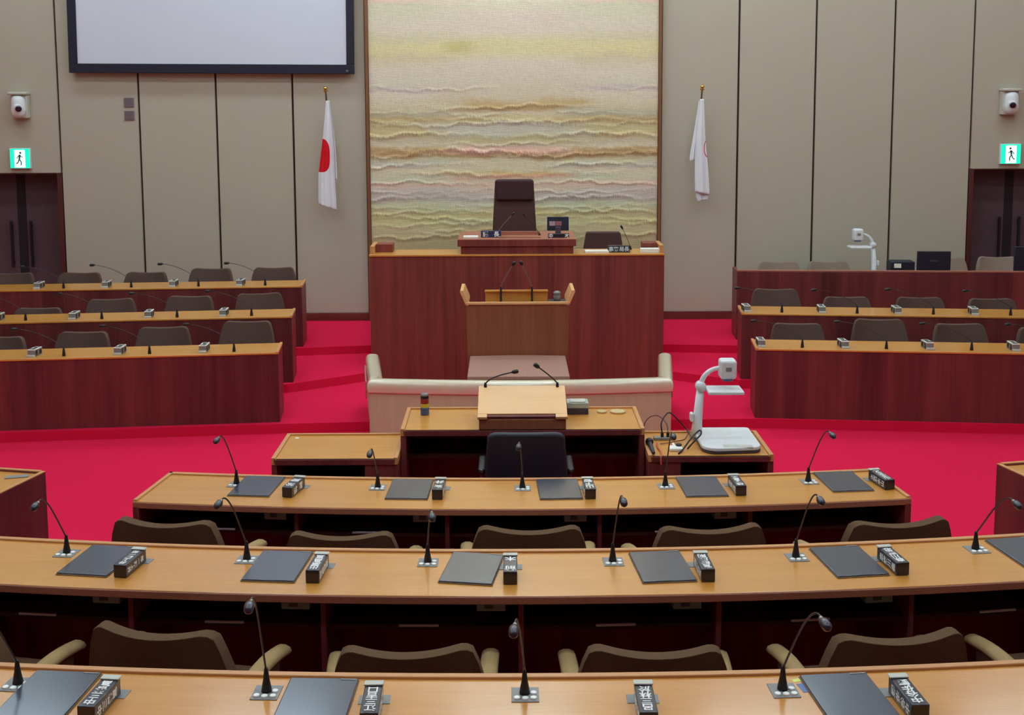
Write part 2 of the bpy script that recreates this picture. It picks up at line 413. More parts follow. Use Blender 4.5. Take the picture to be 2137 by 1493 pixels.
    mid = ramp([(-20, pale), (14, (214, 208, 178)), (40, (216, 198, 180)), (70, pale), (92, (214, 203, 140)), (110, (214, 203, 148)), (130, pale), (200, (208, 194, 164)), (216, (196, 166, 96)),
                (228, (190, 156, 92)), (236, (206, 194, 160)), (248, (204, 184, 120)), (262, (200, 194, 176)), (280, (196, 192, 168)), (292, (194, 180, 116)), (302, (206, 190, 150)), (309, (226, 176, 156)), (318, (208, 150, 110)),
                (326, (184, 150, 84)), (334, (214, 198, 160)), (354, (214, 200, 158)), (360, (206, 172, 84)), (368, (222, 150, 104)), (376, (214, 196, 166)), (386, (222, 180, 150)), (398, (212, 190, 164)),
                (412, (196, 180, 172)), (428, (206, 200, 168)), (444, (206, 186, 104)), (460, (206, 200, 150)), (476, (196, 168, 100)), (510, (182, 162, 106))])
    ax = math_('ABSOLUTE', math_('SUBTRACT', sx.outputs['X'], .06), 0)
    mk = math_('ADD', math_('MULTIPLY', math_('SUBTRACT', 1.05, ax), 1.6), math_('MULTIPLY', math_('SUBTRACT', noise((1.2, 1, 9), 3), .5), 3.2))
    cl = N('ShaderNodeClamp'); L(mk, cl.inputs[0])
    mx = N('ShaderNodeMix'); mx.data_type = 'RGBA'; L(cl.outputs[0], mx.inputs['Factor']); L(side, mx.inputs['A']); L(mid, mx.inputs['B'])
    # one brighter yellow patch in the upper yellow band
    dx = math_('DIVIDE', math_('SUBTRACT', sx.outputs['X'], -.62), .26); dz = math_('DIVIDE', math_('SUBTRACT', z, 3.70), .10)
    rad = math_('SUBTRACT', 1.0, math_('ADD', math_('MULTIPLY', dx, dx), math_('MULTIPLY', dz, dz)))
    cl2 = N('ShaderNodeClamp'); L(math_('MULTIPLY', rad, .7), cl2.inputs[0])
    my = N('ShaderNodeMix'); my.data_type = 'RGBA'; L(cl2.outputs[0], my.inputs['Factor']); L(mx.outputs['Result'], my.inputs['A']); my.inputs['B'].default_value = (*lin((206, 190, 92)), 1)
    at_ = N('ShaderNodeAttribute'); at_.attribute_name = 'fringe'
    weave = noise((9, 1, 110), 3, .2)
    tuft = noise((90, 1, 22), 4, .6)
    hs = N('ShaderNodeHueSaturation'); hs.inputs['Saturation'].default_value = .8; L(my.outputs['Result'], hs.inputs['Color']); tk = math_('MULTIPLY', math_('SUBTRACT', tuft, .5), math_('MULTIPLY_ADD', at_.outputs['Fac'], 2.4, .30))
    L(math_('ADD', math_('ADD', tk, 1.0), math_('MULTIPLY', math_('SUBTRACT', weave, .5), .28)), hs.inputs['Value'])
    L(hs.outputs[0], b.inputs['Base Color'])
    bp = N('ShaderNodeBump'); bp.inputs['Strength'].default_value = .8; bp.inputs['Distance'].default_value = .012; L(math_('ADD', math_('MULTIPLY', tuft, math_('MULTIPLY_ADD', at_.outputs['Fac'], 1.2, .25)), math_('MULTIPLY', weave, .35)), bp.inputs['Height']); L(bp.outputs[0], b.inputs['Normal'])
    o = g.build('tapestry', m, smooth=True)
    fa = o.data.attributes.new('fringe', 'FLOAT', 'POINT'); fa.data.foreach_set('value', fr+[0]*(len(o.data.vertices)-len(fr)))
    tag(o, 'huge woven wall hanging with wavy cream, gold and pink bands behind the high desk', 'tapestry')
tapestry()

# ================================================================== WALL THINGS
t = thing('projection_screen', 'large blank white projection screen in a dark navy frame on the left wall', 'projection screen', (-3.66, 14.6, 3.39)); t.rotation_euler = (0, .009, 0)
G().box(-1.66, 1.66, 0, .03, .1, 2.16).build('screen_surface', 'screen', t)
g = G(); g.box(-1.755, 1.755, -.02, .05, 0, .115); g.box(-1.755, 1.755, -.02, .05, 2.14, 2.25); g.box(-1.755, -1.65, -.02, .05, .115, 2.14); g.box(1.665, 1.755, -.02, .05, .115, 2.14)
g.build('frame', 'screenframe', t, bevel=.006)
G().box(1.655, 1.685, -.03, -.018, .02, .05).build('frame_clip', 'steel', t, bevel=.003)
for k, (x, z, lb) in enumerate(((-4.727, 3.038, 'upper mauve square grille plate below the projection screen'), (-4.727, 2.877, 'lower mauve square grille plate below the projection screen'))):
    g = G().box(-.062, .062, -.012, 0, -.06, .06)
    t = thing('wall_plate', lb, 'wall plate', (x, YW, z)); g.build('plate', 'plate', t, bevel=.003)
    g = G()
    for q in range(9): g.box(-.05, .05, -.015, -.011, -.05+q*.0122, -.045+q*.0122)
    g.build('louvres', 'plate', t)

def camera_unit(x, z, label, yaw):
    t = thing('security_camera', label, 'security camera', (x, YW, z), 0, None)
    G().box(-.115, .115, -.16, 0, .12, .155).build('top_cover', 'lightgrey', t, bevel=.012, seg=3)
    G().box(-.10, .10, -.10, 0, -.17, .12).build('wall_bracket', 'lightgrey', t, bevel=.01, seg=3)
    G().lathe([(.02, -.15), (.06, -.14), (.085, -.1), (.092, -.05), (.085, 0), (.085, .06), (.07, .1), (.03, .12)], 24, T(0, -.11, -.01)).build('housing', 'white', t, smooth=True)
    mt = T(.0, -.13, -.03) @ R(yaw, 'Z') @ R(PI/2+.25, 'X')
    b = G().lathe([(.052, -.02), (.056, .03), (.05, .085), (.04, .09)], 24, mt).build('lens_barrel', 'white', t, smooth=True)
    G().lathe([(.038, .088), (.038, .094), (.03, .1), (.012, .104)], 24, mt).build('lens', 'lens', b, smooth=True)
camera_unit(-6.06, 3.02, 'white ceiling-bracket security camera above the left exit sign', .45)
camera_unit(6.21, 3.01, 'white security camera above the right exit sign', -.25)

def exit_sign(x, z, label, flip):
    t = thing('exit_sign', label, 'exit sign', (x, YW, z), 0, None)
    G().box(-.128, .128, -.05, 0, -.128, .128).build('sign_housing', 'white', t, bevel=.006)
    G().box(-.12, .12, -.056, -.05, -.12, .12).build('green_face', 'exitgreen', t)
    G().box(-.066, .066, -.06, -.056, -.112, .105).build('white_doorway', 'exitwhite', t)
    s = flip; g = G()
    Y = dict(axis='y')
    def limb(pts, wd):
        for (a, b_) in zip(pts, pts[1:]):
            d = Vector((b_[0]-a[0], b_[1]-a[1])); n = Vector((-d.y, d.x)).normalized()*wd
            q = [(a[0]+n.x, a[1]+n.y), (b_[0]+n.x, b_[1]+n.y), (b_[0]-n.x, b_[1]-n.y), (a[0]-n.x, a[1]-n.y)]
            g.prism([(s*p, r) for p, r in q], .06, .064, **Y)
    g.prism([(s*(.012+.014*math.cos(k*PI/8)), .07+.014*math.sin(k*PI/8)) for k in range(16)], .06, .064, **Y)
    limb([(.004, .048), (-.004, -.008)], .012)
    limb([(.0, .04), (-.026, .02), (-.034, -.004)], .005); limb([(.004, .04), (.026, .018), (.042, .024)], .005)
    limb([(-.004, -.01), (.02, -.045), (.016, -.085)], .007); limb([(-.006, -.01), (-.02, -.05), (-.046, -.066)], .007)
    g.build('running_figure', 'exitman', t)
exit_sign(-6.10, 2.35, 'lit green exit sign with running figure above the left doorway', 1)
exit_sign(6.258, 2.35, 'lit green exit sign with running figure above the right doorway', -1)

def flag(x, z, sgn, label, kind):
    t = thing('wall_flag', label, 'flag', (x, YW, z), 0, None)
    # pole leans out from a wall socket
    G().tube([(.0, -.02, -.62), (0, -.27, .0)], .011, 10).build('pole', 'steel', t)
    G().lathe([(.0, -.02), (.012, -.018), (.012, 0), (.03, .006), (.012, .014), (.026, .04), (.018, .058), (.0, .062)], 16, T(0, -.278, .012) @ R(.35, 'X')).build('finial', 'brass', t, smooth=True)
    G().lathe([(.03, 0), (.03, .02), (.016, .03), (.016, .1)], 16, T(0, 0, -.66) @ R(PI/2-.2, 'X')).build('wall_socket', 'brass', t, smooth=True)
    def cloth(prof, ph, amp, y0, name, mat):
        # prof: list of (z, xl, xr) ; the sheet hangs in folds
        nz, nu = 60, 40; vs = []
        for k in range(nz+1):
            f = k/nz; zz = prof[0][0]+(prof[-1][0]-prof[0][0])*f
            for a, b_ in zip(prof, prof[1:]):
                if b_[0] <= zz <= a[0]:
                    q = (a[0]-zz)/(a[0]-b_[0]); xl = a[1]+(b_[1]-a[1])*q; xr = a[2]+(b_[2]-a[2])*q; break
            for i in range(nu+1):
                u = i/nu
                yy = y0+.12*(1-f)**2*0+amp*math.sin(u*9+ph+f*1.2)*min(1, f*2.5+.15)+.5*amp*math.sin(u*21+ph*2)*min(1, f*2)
                # bottom hem dips to one corner
                hem = 0
                if f > .92: hem = -(f-.92)/.08*(.085*(u if sgn > 0 else 1-u)-.03)
                vs.append((sgn*(xl+(xr-xl)*u), yy, zz+hem))
        n = nu+1; fs = [(k*n+i, k*n+i+1, (k+1)*n+i+1, (k+1)*n+i) for k in range(nz) for i in range(nu)]
        o = G().add(vs, fs).build(name, mat, t, smooth=True)
        s_ = o.modifiers.new('solid', 'SOLIDIFY'); s_.thickness = .004
        return o
    m, nt, b = nmat(name='flag_cloth_'+kind, rough=.8, spec=.2)
    N, L = nt.nodes.new, nt.links.new
    tc = N('ShaderNodeTexCoord'); sx = N('ShaderNodeSeparateXYZ'); L(tc.outputs['Object'], sx.inputs[0])
    def mm(op, a, b_):
        q = N('ShaderNodeMath'); q.operation = op
        for i, v in enumerate((a, b_)):
            if isinstance(v, (int, float)): q.inputs[i].default_value = v
            else: L(v, q.inputs[i])
        return q.outputs[0]
    def rad(cx, cz, rx, rz, e=2):
        a = mm('POWER', mm('ABSOLUTE', mm('DIVIDE', mm('SUBTRACT', sx.outputs['X'], cx), rx), 0), e)
        c = mm('POWER', mm('ABSOLUTE', mm('DIVIDE', mm('SUBTRACT', sx.outputs['Z'], cz), rz), 0), e)
        return mm('ADD', a, c)
    if kind == 'disc':
        msk = mm('LESS_THAN', rad(-.075, -.77, .105, .205, 3), 1)
    else:
        r_ = rad(.135, -.70, .075, .135, 2)
        ring = mm('MULTIPLY', mm('LESS_THAN', r_, 1), mm('GREATER_THAN', r_, .72))
        r2 = rad(.125, -.79, .05, .03, 2)
        msk = mm('MAXIMUM', ring, mm('MULTIPLY', mm('LESS_THAN', r2, 1), mm('GREATER_THAN', r2, .45)))
    mx = N('ShaderNodeMix'); mx.data_type = 'RGBA'; L(msk, mx.inputs['Factor']); mx.inputs['A'].default_value = (*lin((232, 230, 232)), 1); mx.inputs['B'].default_value = (*lin((222, 24, 36)), 1)
    L(mx.outputs['Result'], b.inputs['Base Color'])
    white = plain('flag_white_'+kind, (232, 230, 232), .8)
    if kind == 'disc':
        cloth([(-.10, .0, .035), (-.30, -.02, .055), (-.62, -.06, .075), (-1.0, -.115, .085), (-1.33, -.125, .1), (-1.40, -.12, .10)], .6, .014, -.265, 'flag_cloth', m)
        cloth([(-.10, .01, .04), (-.5, .03, .088), (-.8, .03, .105), (-.95, .03, .11), (-1.03, .03, .11)], 2.0, .01, -.225, 'rear_fold', white)
    else:
        cloth([(-.10, -.03, .02), (-.30, -.045, .045), (-.62, -.09, .04), (-1.0, -.12, .075), (-1.2, -.115, .08), (-1.28, -.11, .075)], .2, .014, -.265, 'flag_cloth', m)
        cloth([(-.10, -.0, .035), (-.5, .04, .08), (-.8, .06, .115), (-.84, .06, .12)], 1.0, .01, -.225, 'rear_fold', white)
flag(-2.235, 3.15, 1, 'white flag with a solid red disc hanging left of the tapestry', 'disc')
def flag_right():
    # mirrored silhouette: wide step on the left, ring emblem at the right edge
    t = thing('wall_flag', 'white flag with a thin red ring emblem hanging right of the tapestry', 'flag', (2.36, YW, 3.15), 0, None)
    G().tube([(.0, -.02, -.62), (0, -.27, .0)], .011, 10).build('pole', 'steel', t)
    G().lathe([(.0, -.02), (.012, -.018), (.012, 0), (.03, .006), (.012, .014), (.026, .04), (.018, .058), (.0, .062)], 16, T(0, -.278, .012) @ R(.35, 'X')).build('finial', 'brass', t, smooth=True)
    G().lathe([(.03, 0), (.03, .02), (.016, .03), (.016, .1)], 16, T(0, 0, -.66) @ R(PI/2-.2, 'X')).build('wall_socket', 'brass', t, smooth=True)
    m, nt, b = nmat('flag_cloth_ring', .8, 0, .2)
    N, L = nt.nodes.new, nt.links.new
    tc = N('ShaderNodeTexCoord'); mp = N('ShaderNodeMapping'); mp.vector_type = 'POINT'
    mp.inputs['Location'].default_value = (-.105/.075, 0, .70/.135); mp.inputs['Scale'].default_value = (1/.075, 0, 1/.135); L(tc.outputs['Object'], mp.inputs[0])
    ln = N('ShaderNodeVectorMath'); ln.operation = 'LENGTH'; L(mp.outputs[0], ln.inputs[0])
    r = N('ShaderNodeValToRGB'); r.color_ramp.interpolation = 'CONSTANT'
    wht, rd = (*lin((232, 230, 232)), 1), (*lin((214, 50, 60)), 1)
    r.color_ramp.elements[0].color = wht; r.color_ramp.elements[1].position = .42; r.color_ramp.elements[1].color = rd
    for p, c in ((.5, wht), (.84, rd), (.96, wht)):
        e = r.color_ramp.elements.new(p); e.color = c
    L(ln.outputs['Value'], r.inputs['Fac']); L(r.outputs[0], b.inputs['Base Color'])
    def cloth(prof, ph, amp, y0, name, mat, dip):
        nz, nu = 60, 40; vs = []
        for k in range(nz+1):
            f = k/nz; zz = prof[0][0]+(prof[-1][0]-prof[0][0])*f
            for a, b_ in zip(prof, prof[1:]):
                if b_[0] <= zz <= a[0]:
                    q = (a[0]-zz)/(a[0]-b_[0]); xl = a[1]+(b_[1]-a[1])*q; xr = a[2]+(b_[2]-a[2])*q; break
            for i in range(nu+1):
                u = i/nu
                yy = y0+amp*math.sin(u*8+ph+f)*min(1, f*2.5+.15)+.5*amp*math.sin(u*19+ph*2)*min(1, f*2)
                hem = -(f-.92)/.08*dip*u if f > .92 else 0
                vs.append((xl+(xr-xl)*u, yy, zz+hem))
        n = nu+1; fs = [(k*n+i, k*n+i+1, (k+1)*n+i+1, (k+1)*n+i) for k in range(nz) for i in range(nu)]
        o = G().add(vs, fs).build(name, mat, t, smooth=True); o.modifiers.new('solid', 'SOLIDIFY').thickness = .004
    white = plain('flag_white_ring', (226, 224, 228), .8)
    cloth([(-.10, -.02, .025), (-.35, -.05, .04), (-.6, -.07, .055), (-1.0, -.07, .095), (-1.22, -.065, .11), (-1.24, -.06, .11)], .2, .014, -.265, 'flag_cloth', m, .04)
    cloth([(-.12, -.03, .0), (-.5, -.085, -.03), (-.82, -.135, -.04), (-.86, -.13, -.04)], 1.0, .008, -.235, 'rear_fold', white, -.03)
    cloth([(-1.1, -.05, .09), (-1.3, -.05, .10), (-1.36, -.03, .08)], 2.0, .008, -.235, 'lower_fold', white, -.05)
flag_right()

# ================================================================== CHAIRS
def back_shell(wb, wt, h0, h1, th=.055, curve=.07, dip=.03, lean=.06, nu=24, nv=14, corner=.09):
    """curved upholstered back, closed slab; y is forward; back at y=0"""
    F, B = [], []
    for j in range(nv+1):
        v = j/nv
        for i in range(nu+1):
            u = -1+2*i/nu
            dr = 0
            if abs(u) > .7: q = (abs(u)-.7)/.3; dr = corner*(1-math.sqrt(max(0, 1-q*q)))
            ztop = h1-dip*(1-u*u)-dr
            z = h0+(ztop-h0)*v; wd = wb+(wt-wb)*v**1.5
            y = curve*u*u-lean*v
            F.append((u*wd, y+th*(1-.25*v), z)); B.append((u*wd, y, z))
    n = nu+1; N = len(F); vs = F+B; fs = []
    for j in range(nv):
        for i in range(nu):
            a = j*n+i; fs.append((a, a+n, a+n+1, a+1)); fs.append((N+a, N+a+1, N+a+n+1, N+a+n))
    for i in range(nu):
        fs.append((i, i+1, N+i+1, N+i)); a = nv*n+i; fs.append((a, N+a, N+a+1, a+1))
    for j in range(nv):
        a = j*n; fs.append((a, N+a, N+a+n, a+n)); a = j*n+nu; fs.append((a, a+n, N+a+n, N+a))
    return vs, fs
def pedestal(t, hz=.4, r=.26):
    G().lathe([(.03, .06), (.03, hz-.05), (.1, hz-.03), (.1, hz)], 14).build('column', 'black', t, smooth=False)
    g = G()
    for k in range(5):
        a = k*2*PI/5+.3; g.tube([(0, 0, .08), (.5*r*math.cos(a), .5*r*math.sin(a), .075), (r*math.cos(a), r*math.sin(a), .055)], [.022, .018, .014], 8)
    b = g.build('star_base', 'black', t)
    g = G()
    for k in range(5):
        a = k*2*PI/5+.3; g.lathe([(.0, -.012), (.025, -.012), (.025, .012), (0, .012)], 12, T(r*math.cos(a), r*math.sin(a), .025) @ R(PI/2, 'X'))
    g.build('casters', 'black', b)
def member_chair(fab='fabric', arm='tanarm', arms=True):
    t = thing('armchair', '', 'chair')
    vs, fs = back_shell(.335 if arms else .29, .285 if arms else .25, .46, .86, th=.085, corner=.10)
    G().add(vs, fs, T(0, -.24, 0)).build('backrest', fab, t, bevel=.022, seg=4, ang=50)
    G().box(-.28, .28, -.2, .27, .38, .47).build('seat', fab, t, bevel=.035, seg=4)
    if arms:
        for s in (-1, 1):
            g = G(); pts = []
            for k in range(9):
                f = k/8; pts.append((s*(.312+.025*f), -.15+.42*f, .527+.038*math.sin(f*2.6)))
            # flat padded strip
            n = 10; vs, fs = [], []
            for (x, y, z) in pts:
                for j in range(n):
                    a = 2*PI*j/n; vs.append((x+.040*math.cos(a), y, z+.026*math.sin(a)))
            for k in range(8):
                for j in range(n): fs.append((k*n+j, k*n+(j+1) % n, (k+1)*n+(j+1) % n, (k+1)*n+j))
            e0 = len(vs); vs += [(pts[0][0], pts[0][1]-.02, pts[0][2]), (pts[-1][0], pts[-1][1]+.03, pts[-1][2]-.004)]
            for j in range(n): fs.append((e0, (j+1) % n, j)); fs.append((e0+1, 8*n+j, 8*n+(j+1) % n))
            a_ = G().add(vs, fs).build('armrest', arm, t, smooth=True)
            g = G(); g.prism([(-.2, .42), (.22, .38), (.25, .54), (.05, .555), (-.18, .52)], .298 if s > 0 else -.335, .335 if s > 0 else -.298, 'x')
            g.build('arm_panel', fab, a_, bevel=.01)
    pedestal(t)
    return t
MC = member_chair(); used = [False]
def place_chair(x, y, rz, ztop, floor, label, group, proto, hp, flag):
    o = proto if not flag[0] else copy_tree(proto); flag[0] = True
    o.location = (x, y, floor); o.rotation_euler = (0, 0, rz); o.scale = (1, 1, (ztop-floor)/hp); o['label'] = label; o['group'] = group
    return o
gm = 'brown armchairs drawn up to the middle curved desk'
near = [(-2.33, 4.62, -.2, .95, 'brown armchair cut by the left edge behind the nearest desk'),
        (-1.385, 4.50, -.20, 1.0, 'brown armchair turned slightly right, leftmost full back behind the nearest desk'),
        (-.42, 4.46, .03, .935, 'brown armchair left of the middle of the nearest desk, one tan armrest on its right'),
        (.575, 4.46, -.02, .93, 'brown armchair right of the middle of the nearest desk, one tan armrest on its left'),
        (1.53, 4.50, .12, .965, 'brown armchair behind the nearest desk between two raised tan armrests on the right'),
        (2.45, 4.62, .15, .95, 'brown armchair cut by the right edge behind the nearest desk')]
for x, y, rz, zt, lb in near: place_chair(x, y+.22, rz, zt, .14, lb, gm, MC, .86, used)
gm = 'brown armchairs drawn up to the far curved desk'
mid = [(-1.77, 5.92, -.14, .935, 'brown armchair leftmost between the middle and far curved desks, against red carpet'),
       (-.87, 5.86, -.02, .885, 'low brown armchair second from the left between the middle and far curved desks'),
       (.095, 5.86, .0, .912, 'brown armchair in the centre between the middle and far curved desks'),
       (1.01, 5.86, .1, .912, 'brown armchair second from the right between the middle and far curved desks'),
       (1.98, 5.90, .16, .925, 'brown armchair rightmost between the middle and far curved desks, beside red carpet')]
for x, y, rz, zt, lb in mid: place_chair(x, y+.19, rz, zt, .06, lb, gm, MC, .86, used)

# executives' chairs (no arms seen over the desks)
EC = member_chair('exfabric', 'exfabric', False); eused = [False]

# ================================================================== MEMBERS' CURVED DESKS
O = (.065, 23)
def pol(r, a): return (O[0]+r*math.sin(a), O[1]-r*math.cos(a))
def curved_desk(name, label, rn, rf, amax, zt, zf, seats, pitch, boxes=True):
    """rn radius of the edge towards the camera, rf the far edge; seats: centre angles of the mics"""
    t = thing(name, label, 'desk', (0, 0, 0))
    A = lambda r0, r1: None
    def ring(r0, r1, z0, z1, a0=-amax, a1=amax, n=48):
        path = arc((r0+r1)/2, a0, a1, n); h = abs(r1-r0)/2
        return G().sweep([(-h, z0), (h, z0), (h, z1), (-h, z1)], path)
    ring(rn-.004, rf+.03, zt-.03, zt).build('worktop', 'topwood', t, bevel=.002, seg=1)
    ring(rn, rn-.03, zt-.040, zt-.004).build('front_edge', 'edgewood', t, bevel=.004)
    ring(rf+.03, rf, zt-.03, zt+.010).build('rear_rim', 'rimwood', t, bevel=.003)
    ring(rf+.035, rf+.01, zf, zt-.03).build('modesty_panel', 'redpanel', t)
    ring(rn-.10, rf+.035, zt-.20, zt-.18).build('book_shelf', 'darkwood', t)
    for s in (-1, 1):
        path = [pol(rn, s*amax), pol(rf, s*amax)]
        G().sweep([(-.018, zf), (.018, zf), (.018, zt-.03), (-.018, zt-.03)], [pol(rn, s*(amax-.0011)), pol(rf, s*(amax-.0011))]).build('end_panel', 'redwood', t, bevel=.003)
        G().sweep([(-.012, zt-.005), (.012, zt-.005), (.012, zt+.010), (-.012, zt+.010)], [pol(rn-.01, s*(amax-.0008)), pol(rf, s*(amax-.0008))]).build('end_rim', 'rimwood', t, bevel=.003)
    da = pitch/((rn+rf)/2)
    c0 = seats[len(seats)//2]
    k = -6
    while k < 7:
        a = c0+(k+.5)*da
        if abs(a) < amax-.01:
            G().sweep([(-.012, zf), (.012, zf), (.012, zt-.03), (-.012, zt-.03)], [pol(rn-.06, a), pol(rf+.03, a)]).build('divider', 'redwood', t, bevel=.002)
            x, y = pol(rn-.13, a-.135/rn)
            b = G().box(-.065, .065, -.03, .05, -.085, 0, T(x, y, zt-.03) @ R(a, 'Z')).build('junction_box', 'grey', t, bevel=.004)
            G().box(-.03, .01, -.034, -.028, -.07, -.04, T(x, y, zt-.03) @ R(a, 'Z')).build('socket_face', 'mutedbox', b)
            x, y = pol(rn-.085, a-.46/rn)
            if abs(a-.46/rn) < amax-.02:
                G().box(-.09, .09, -.006, .006, -.006, .006, T(x, y, zt-.174) @ R(a, 'Z')).build('shelf_pull', 'rod', t, bevel=.003)
        k += 1
    return t
# row radii
RC, RCf = 16.62, 16.10
RB, RBf = 18.07, 17.55
RA, RAf = 19.49, 18.97
ang = lambda x, r: math.asin((x-O[0])/r)
micC = [ang(x, 16.27) for x in (-1.642, -.787, .072, .922, 1.789)]
micB = [ang(x, 17.70) for x in (-3.01, -2.137, -1.25, -.389, .481, 1.353, 2.239)]
micA = [ang(x, 19.11) for x in (-2.66, -1.76, -.859, .048, .955, 1.862, 2.76)]
curved_desk('curved_desk', 'far curved light wood desk with both ends showing on the red carpet', RC, RCf, .1352, .79, .06, [micC[2]], .857)
curved_desk('curved_desk', 'middle curved light wood desk running across the whole picture', RB, RBf, .185, .92, .14, [micB[3]], .873)
curved_desk('curved_desk', 'nearest curved light wood desk along the bottom of the picture', RA, RAf, .165, 1.02, .26, [micA[3]], .907)

# microphones on the members' desks
def member_mic(tip):
    t = thing('gooseneck_microphone', '', 'microphone')
    b = G().box(-.048, .048, -.05, .05, 0, .003).build('control_plate', 'grey', t, bevel=.001, seg=1)
    for x, y in ((-.029, -.028), (.0, -.031), (.029, -.028), (.029, .006)):
        G().lathe([(.0112, .003), (.0112, .008), (.009, .0095)], 14, T(x, y, 0)).build('button', 'button', b)
    G().lathe([(.019, .003), (.018, .012), (.011, .05), (.007, .085), (.005, .09)], 16, T(-.002, .008, 0)).build('socket_cone', 'black', t, smooth=True)
    tx, ty, tz = tip
    A, B, Cc, D = Vector((-.002, .008, .08)), Vector((tx*.25, ty*.30, tz*.62)), Vector((tx*.8, ty*.66, tz+.055)), Vector((tx, ty+.035, tz+.012))
    P = [A*(1-f)**3+B*3*f*(1-f)**2+Cc*3*f*f*(1-f)+D*f**3 for f in [k/14 for k in range(15)]]
    G().tube(P, .0038, 8).build('stem', 'stem', t, smooth=True)
    e = P[-1]; d = (P[-1]-P[-3]).normalized()
    rot = d.to_track_quat('Z', 'Y').to_matrix().to_4x4()
    G().lathe([(.006, -.012), (.008, 0), (.0155, .008), (.017, .026), (.0155, .043), (.009, .054), (0, .056)], 16, T(*e) @ rot).build('mic_head', 'navybox', t, smooth=True)
    G().lathe([(.0062, -.016), (.0082, -.014), (.0082, -.004), (.0062, -.002)], 14, T(*e) @ rot).build('collar', 'steel', t, smooth=True)
    return t
def place(proto, flag, loc, rz, label, group, scale=None):
    o = proto if not flag[0] else copy_tree(proto); flag[0] = True
    o.location = loc; o.rotation_euler = (0, 0, rz); o['label'] = label
    if group: o['group'] = group
    if scale: o.scale = scale
    return o
# small swivels of the goosenecks, desk pads and name blocks
def pad_proto():
    t = thing('desk_folder', '', 'folder')
    G().box(-.125, .125, -.175, .175, 0, .005).build('backing_board', 'padunder', t, bevel=.001, seg=1)
    G().box(-.122, .122, -.171, .174, .005, .011).build('cover', 'pad', t, bevel=.003)
    g = G(); g.box(.06, .115, .160, .168, .011, .0125); g.build('clasp', 'grey', t)
    return t
PP = pad_proto(); pused = [False]
def name_block(name, x, y, z, rz, label, group, L=.2):
    t = thing('name_block', label, 'nameplate', (x, y, z), rz, group)
    G().box(-.055, .055, -.01, .05, 0, .002, T(0, L-.02, 0)).build('base_plate', 'grey', t)
    G().box(-.031, .031, 0, L, .002, .062).build('block', 'navybox', t, bevel=.003)
    G().box(-.034, .034, L-.022, L+.008, .062, .068).build('hinge_cap', 'lightgrey', t, bevel=.002)
    n = len(name); s = (L-.04)/n
    g = G()
    for k, ch in enumerate(name):
        yy = .012+s*(k+.5)
        write(g, ch, min(.052, s*1.05), T(0, yy, .0625) @ R(PI, 'Z'))
        for sd in (-1, 1):
            # side lettering, upright seen from the side
            m4 = T(.0313*sd, yy, .031) @ R(PI/2*sd, 'Z') @ R(PI/2, 'X') @ R(-PI/2*sd*1, 'Z')
            write(g, ch, min(.046, s*.92), m4)
    g.build('lettering', 'ink', t)
    return t
TIPS = {'far': [(-.025, .365), (-.005, .303), (-.024, .347), (-.005, .396), (.038, .378)],
        'middle': [(-.002, .348), (-.039, .384), (.041, .34), (.013, .402), (.015, .389), (.036, .336)],
        'nearest': [(-.02, .40), (.024, .458), (-.037, .386), (.043, .394)]}
for rown, rmic, mics, z in (('far', 16.27, micC, .79), ('middle', 17.70, micB[1:], .92), ('nearest', 19.11, micA[1:5], 1.02)):
    for k, a in enumerate(mics):
        x, y = pol(rmic, a); tx, tz = TIPS[rown][k]; tv = Matrix.Rotation(-a, 3, 'Z') @ Vector((tx, -.35, tz))
        m_ = member_mic(tv); m_.location = (x, y, z); m_.rotation_euler = (0, 0, a)
        m_['label'] = f'black gooseneck microphone on the {rown} curved desk, {nth(k, len(mics))}'; m_['group'] = f'gooseneck microphones along the {rown} curved desk'
# folders
def folders(rows, rc, z, n, rown):
    for k, (x, dr) in enumerate(rows):
        a = ang(x, rc); px, py = pol(rc, a)
        place(PP, pused, (px, py, z), a+dr, f'slate grey folder lying on the {rown} curved desk, {nth(k, n)}', f'slate folders on the {rown} curved desk')
folders([(-1.51, -.0), (-.595, .0), (.285, .03), (1.13, -.02), (1.99, -.03)], 16.30, .79, 5, 'far')
folders([(-1.945, -.02), (-1.085, -.02), (-.18, -.14), (.70, .05), (1.58, .04), (2.47, .02)], 17.775, .92, 6, 'middle')
folders([(-1.62, .0), (-.675, .0), (1.17, .03)], 19.19, 1.02, 3, 'nearest')
# name blocks: (x of near end, radius of near end, rotation on top of the radial one, text)
def blocks(rows, rr, z, rown):
    for k, (x, dr, tx) in enumerate(rows):
        a = ang(x, rr); px, py = pol(rr, a)
        name_block(tx, px, py, z, a+dr, f'black name block with white characters on the {rown} curved desk, {nth(k, len(rows))}', f'name blocks on the {rown} curved desk')
blocks([(-1.295, -.13, '松岡'), (-.422, -.02, '安井'), (.46, .01, '山下智'), (1.335, -.02, '緒方直之'), (2.225, .06, '山木茂之')], 16.47, .79, 'far')
blocks([(-1.783, -.05, '井上謙一郎'), (-.894, -.02, '出原昌直'), (-.003, 0, '前 木'), (.887, -.02, '宮崎康則'), (1.783, .04, '森川家忠')], 17.95, .92, 'middle')
blocks([(-1.42, -.03, '中三善富'), (-.47, .05, '江三吉口'), (.452, -.03, '呂三林於'), (1.36, .0, '中谷佐野')], 19.345, 1.02, 'nearest')
o = G().box(-.018, .018, -.01, .01, 0, .001).build('sticky_note', 'stickyyellow'); o.location = (1.02, 3.985, 1.02); o.rotation_euler = (0, 0, .3)
tag(o, 'small yellow sticky note by the right folder on the nearest desk', 'paper')
o = G().box(-.012, .02, -.03, .03, 0, .0012).build('paper_slip', 'stickyblue'); o.location = (1.028, 3.93, 1.02); o.rotation_euler = (0, 0, .2)
tag(o, 'pale blue paper slip peeking from under the right folder on the nearest desk', 'paper')

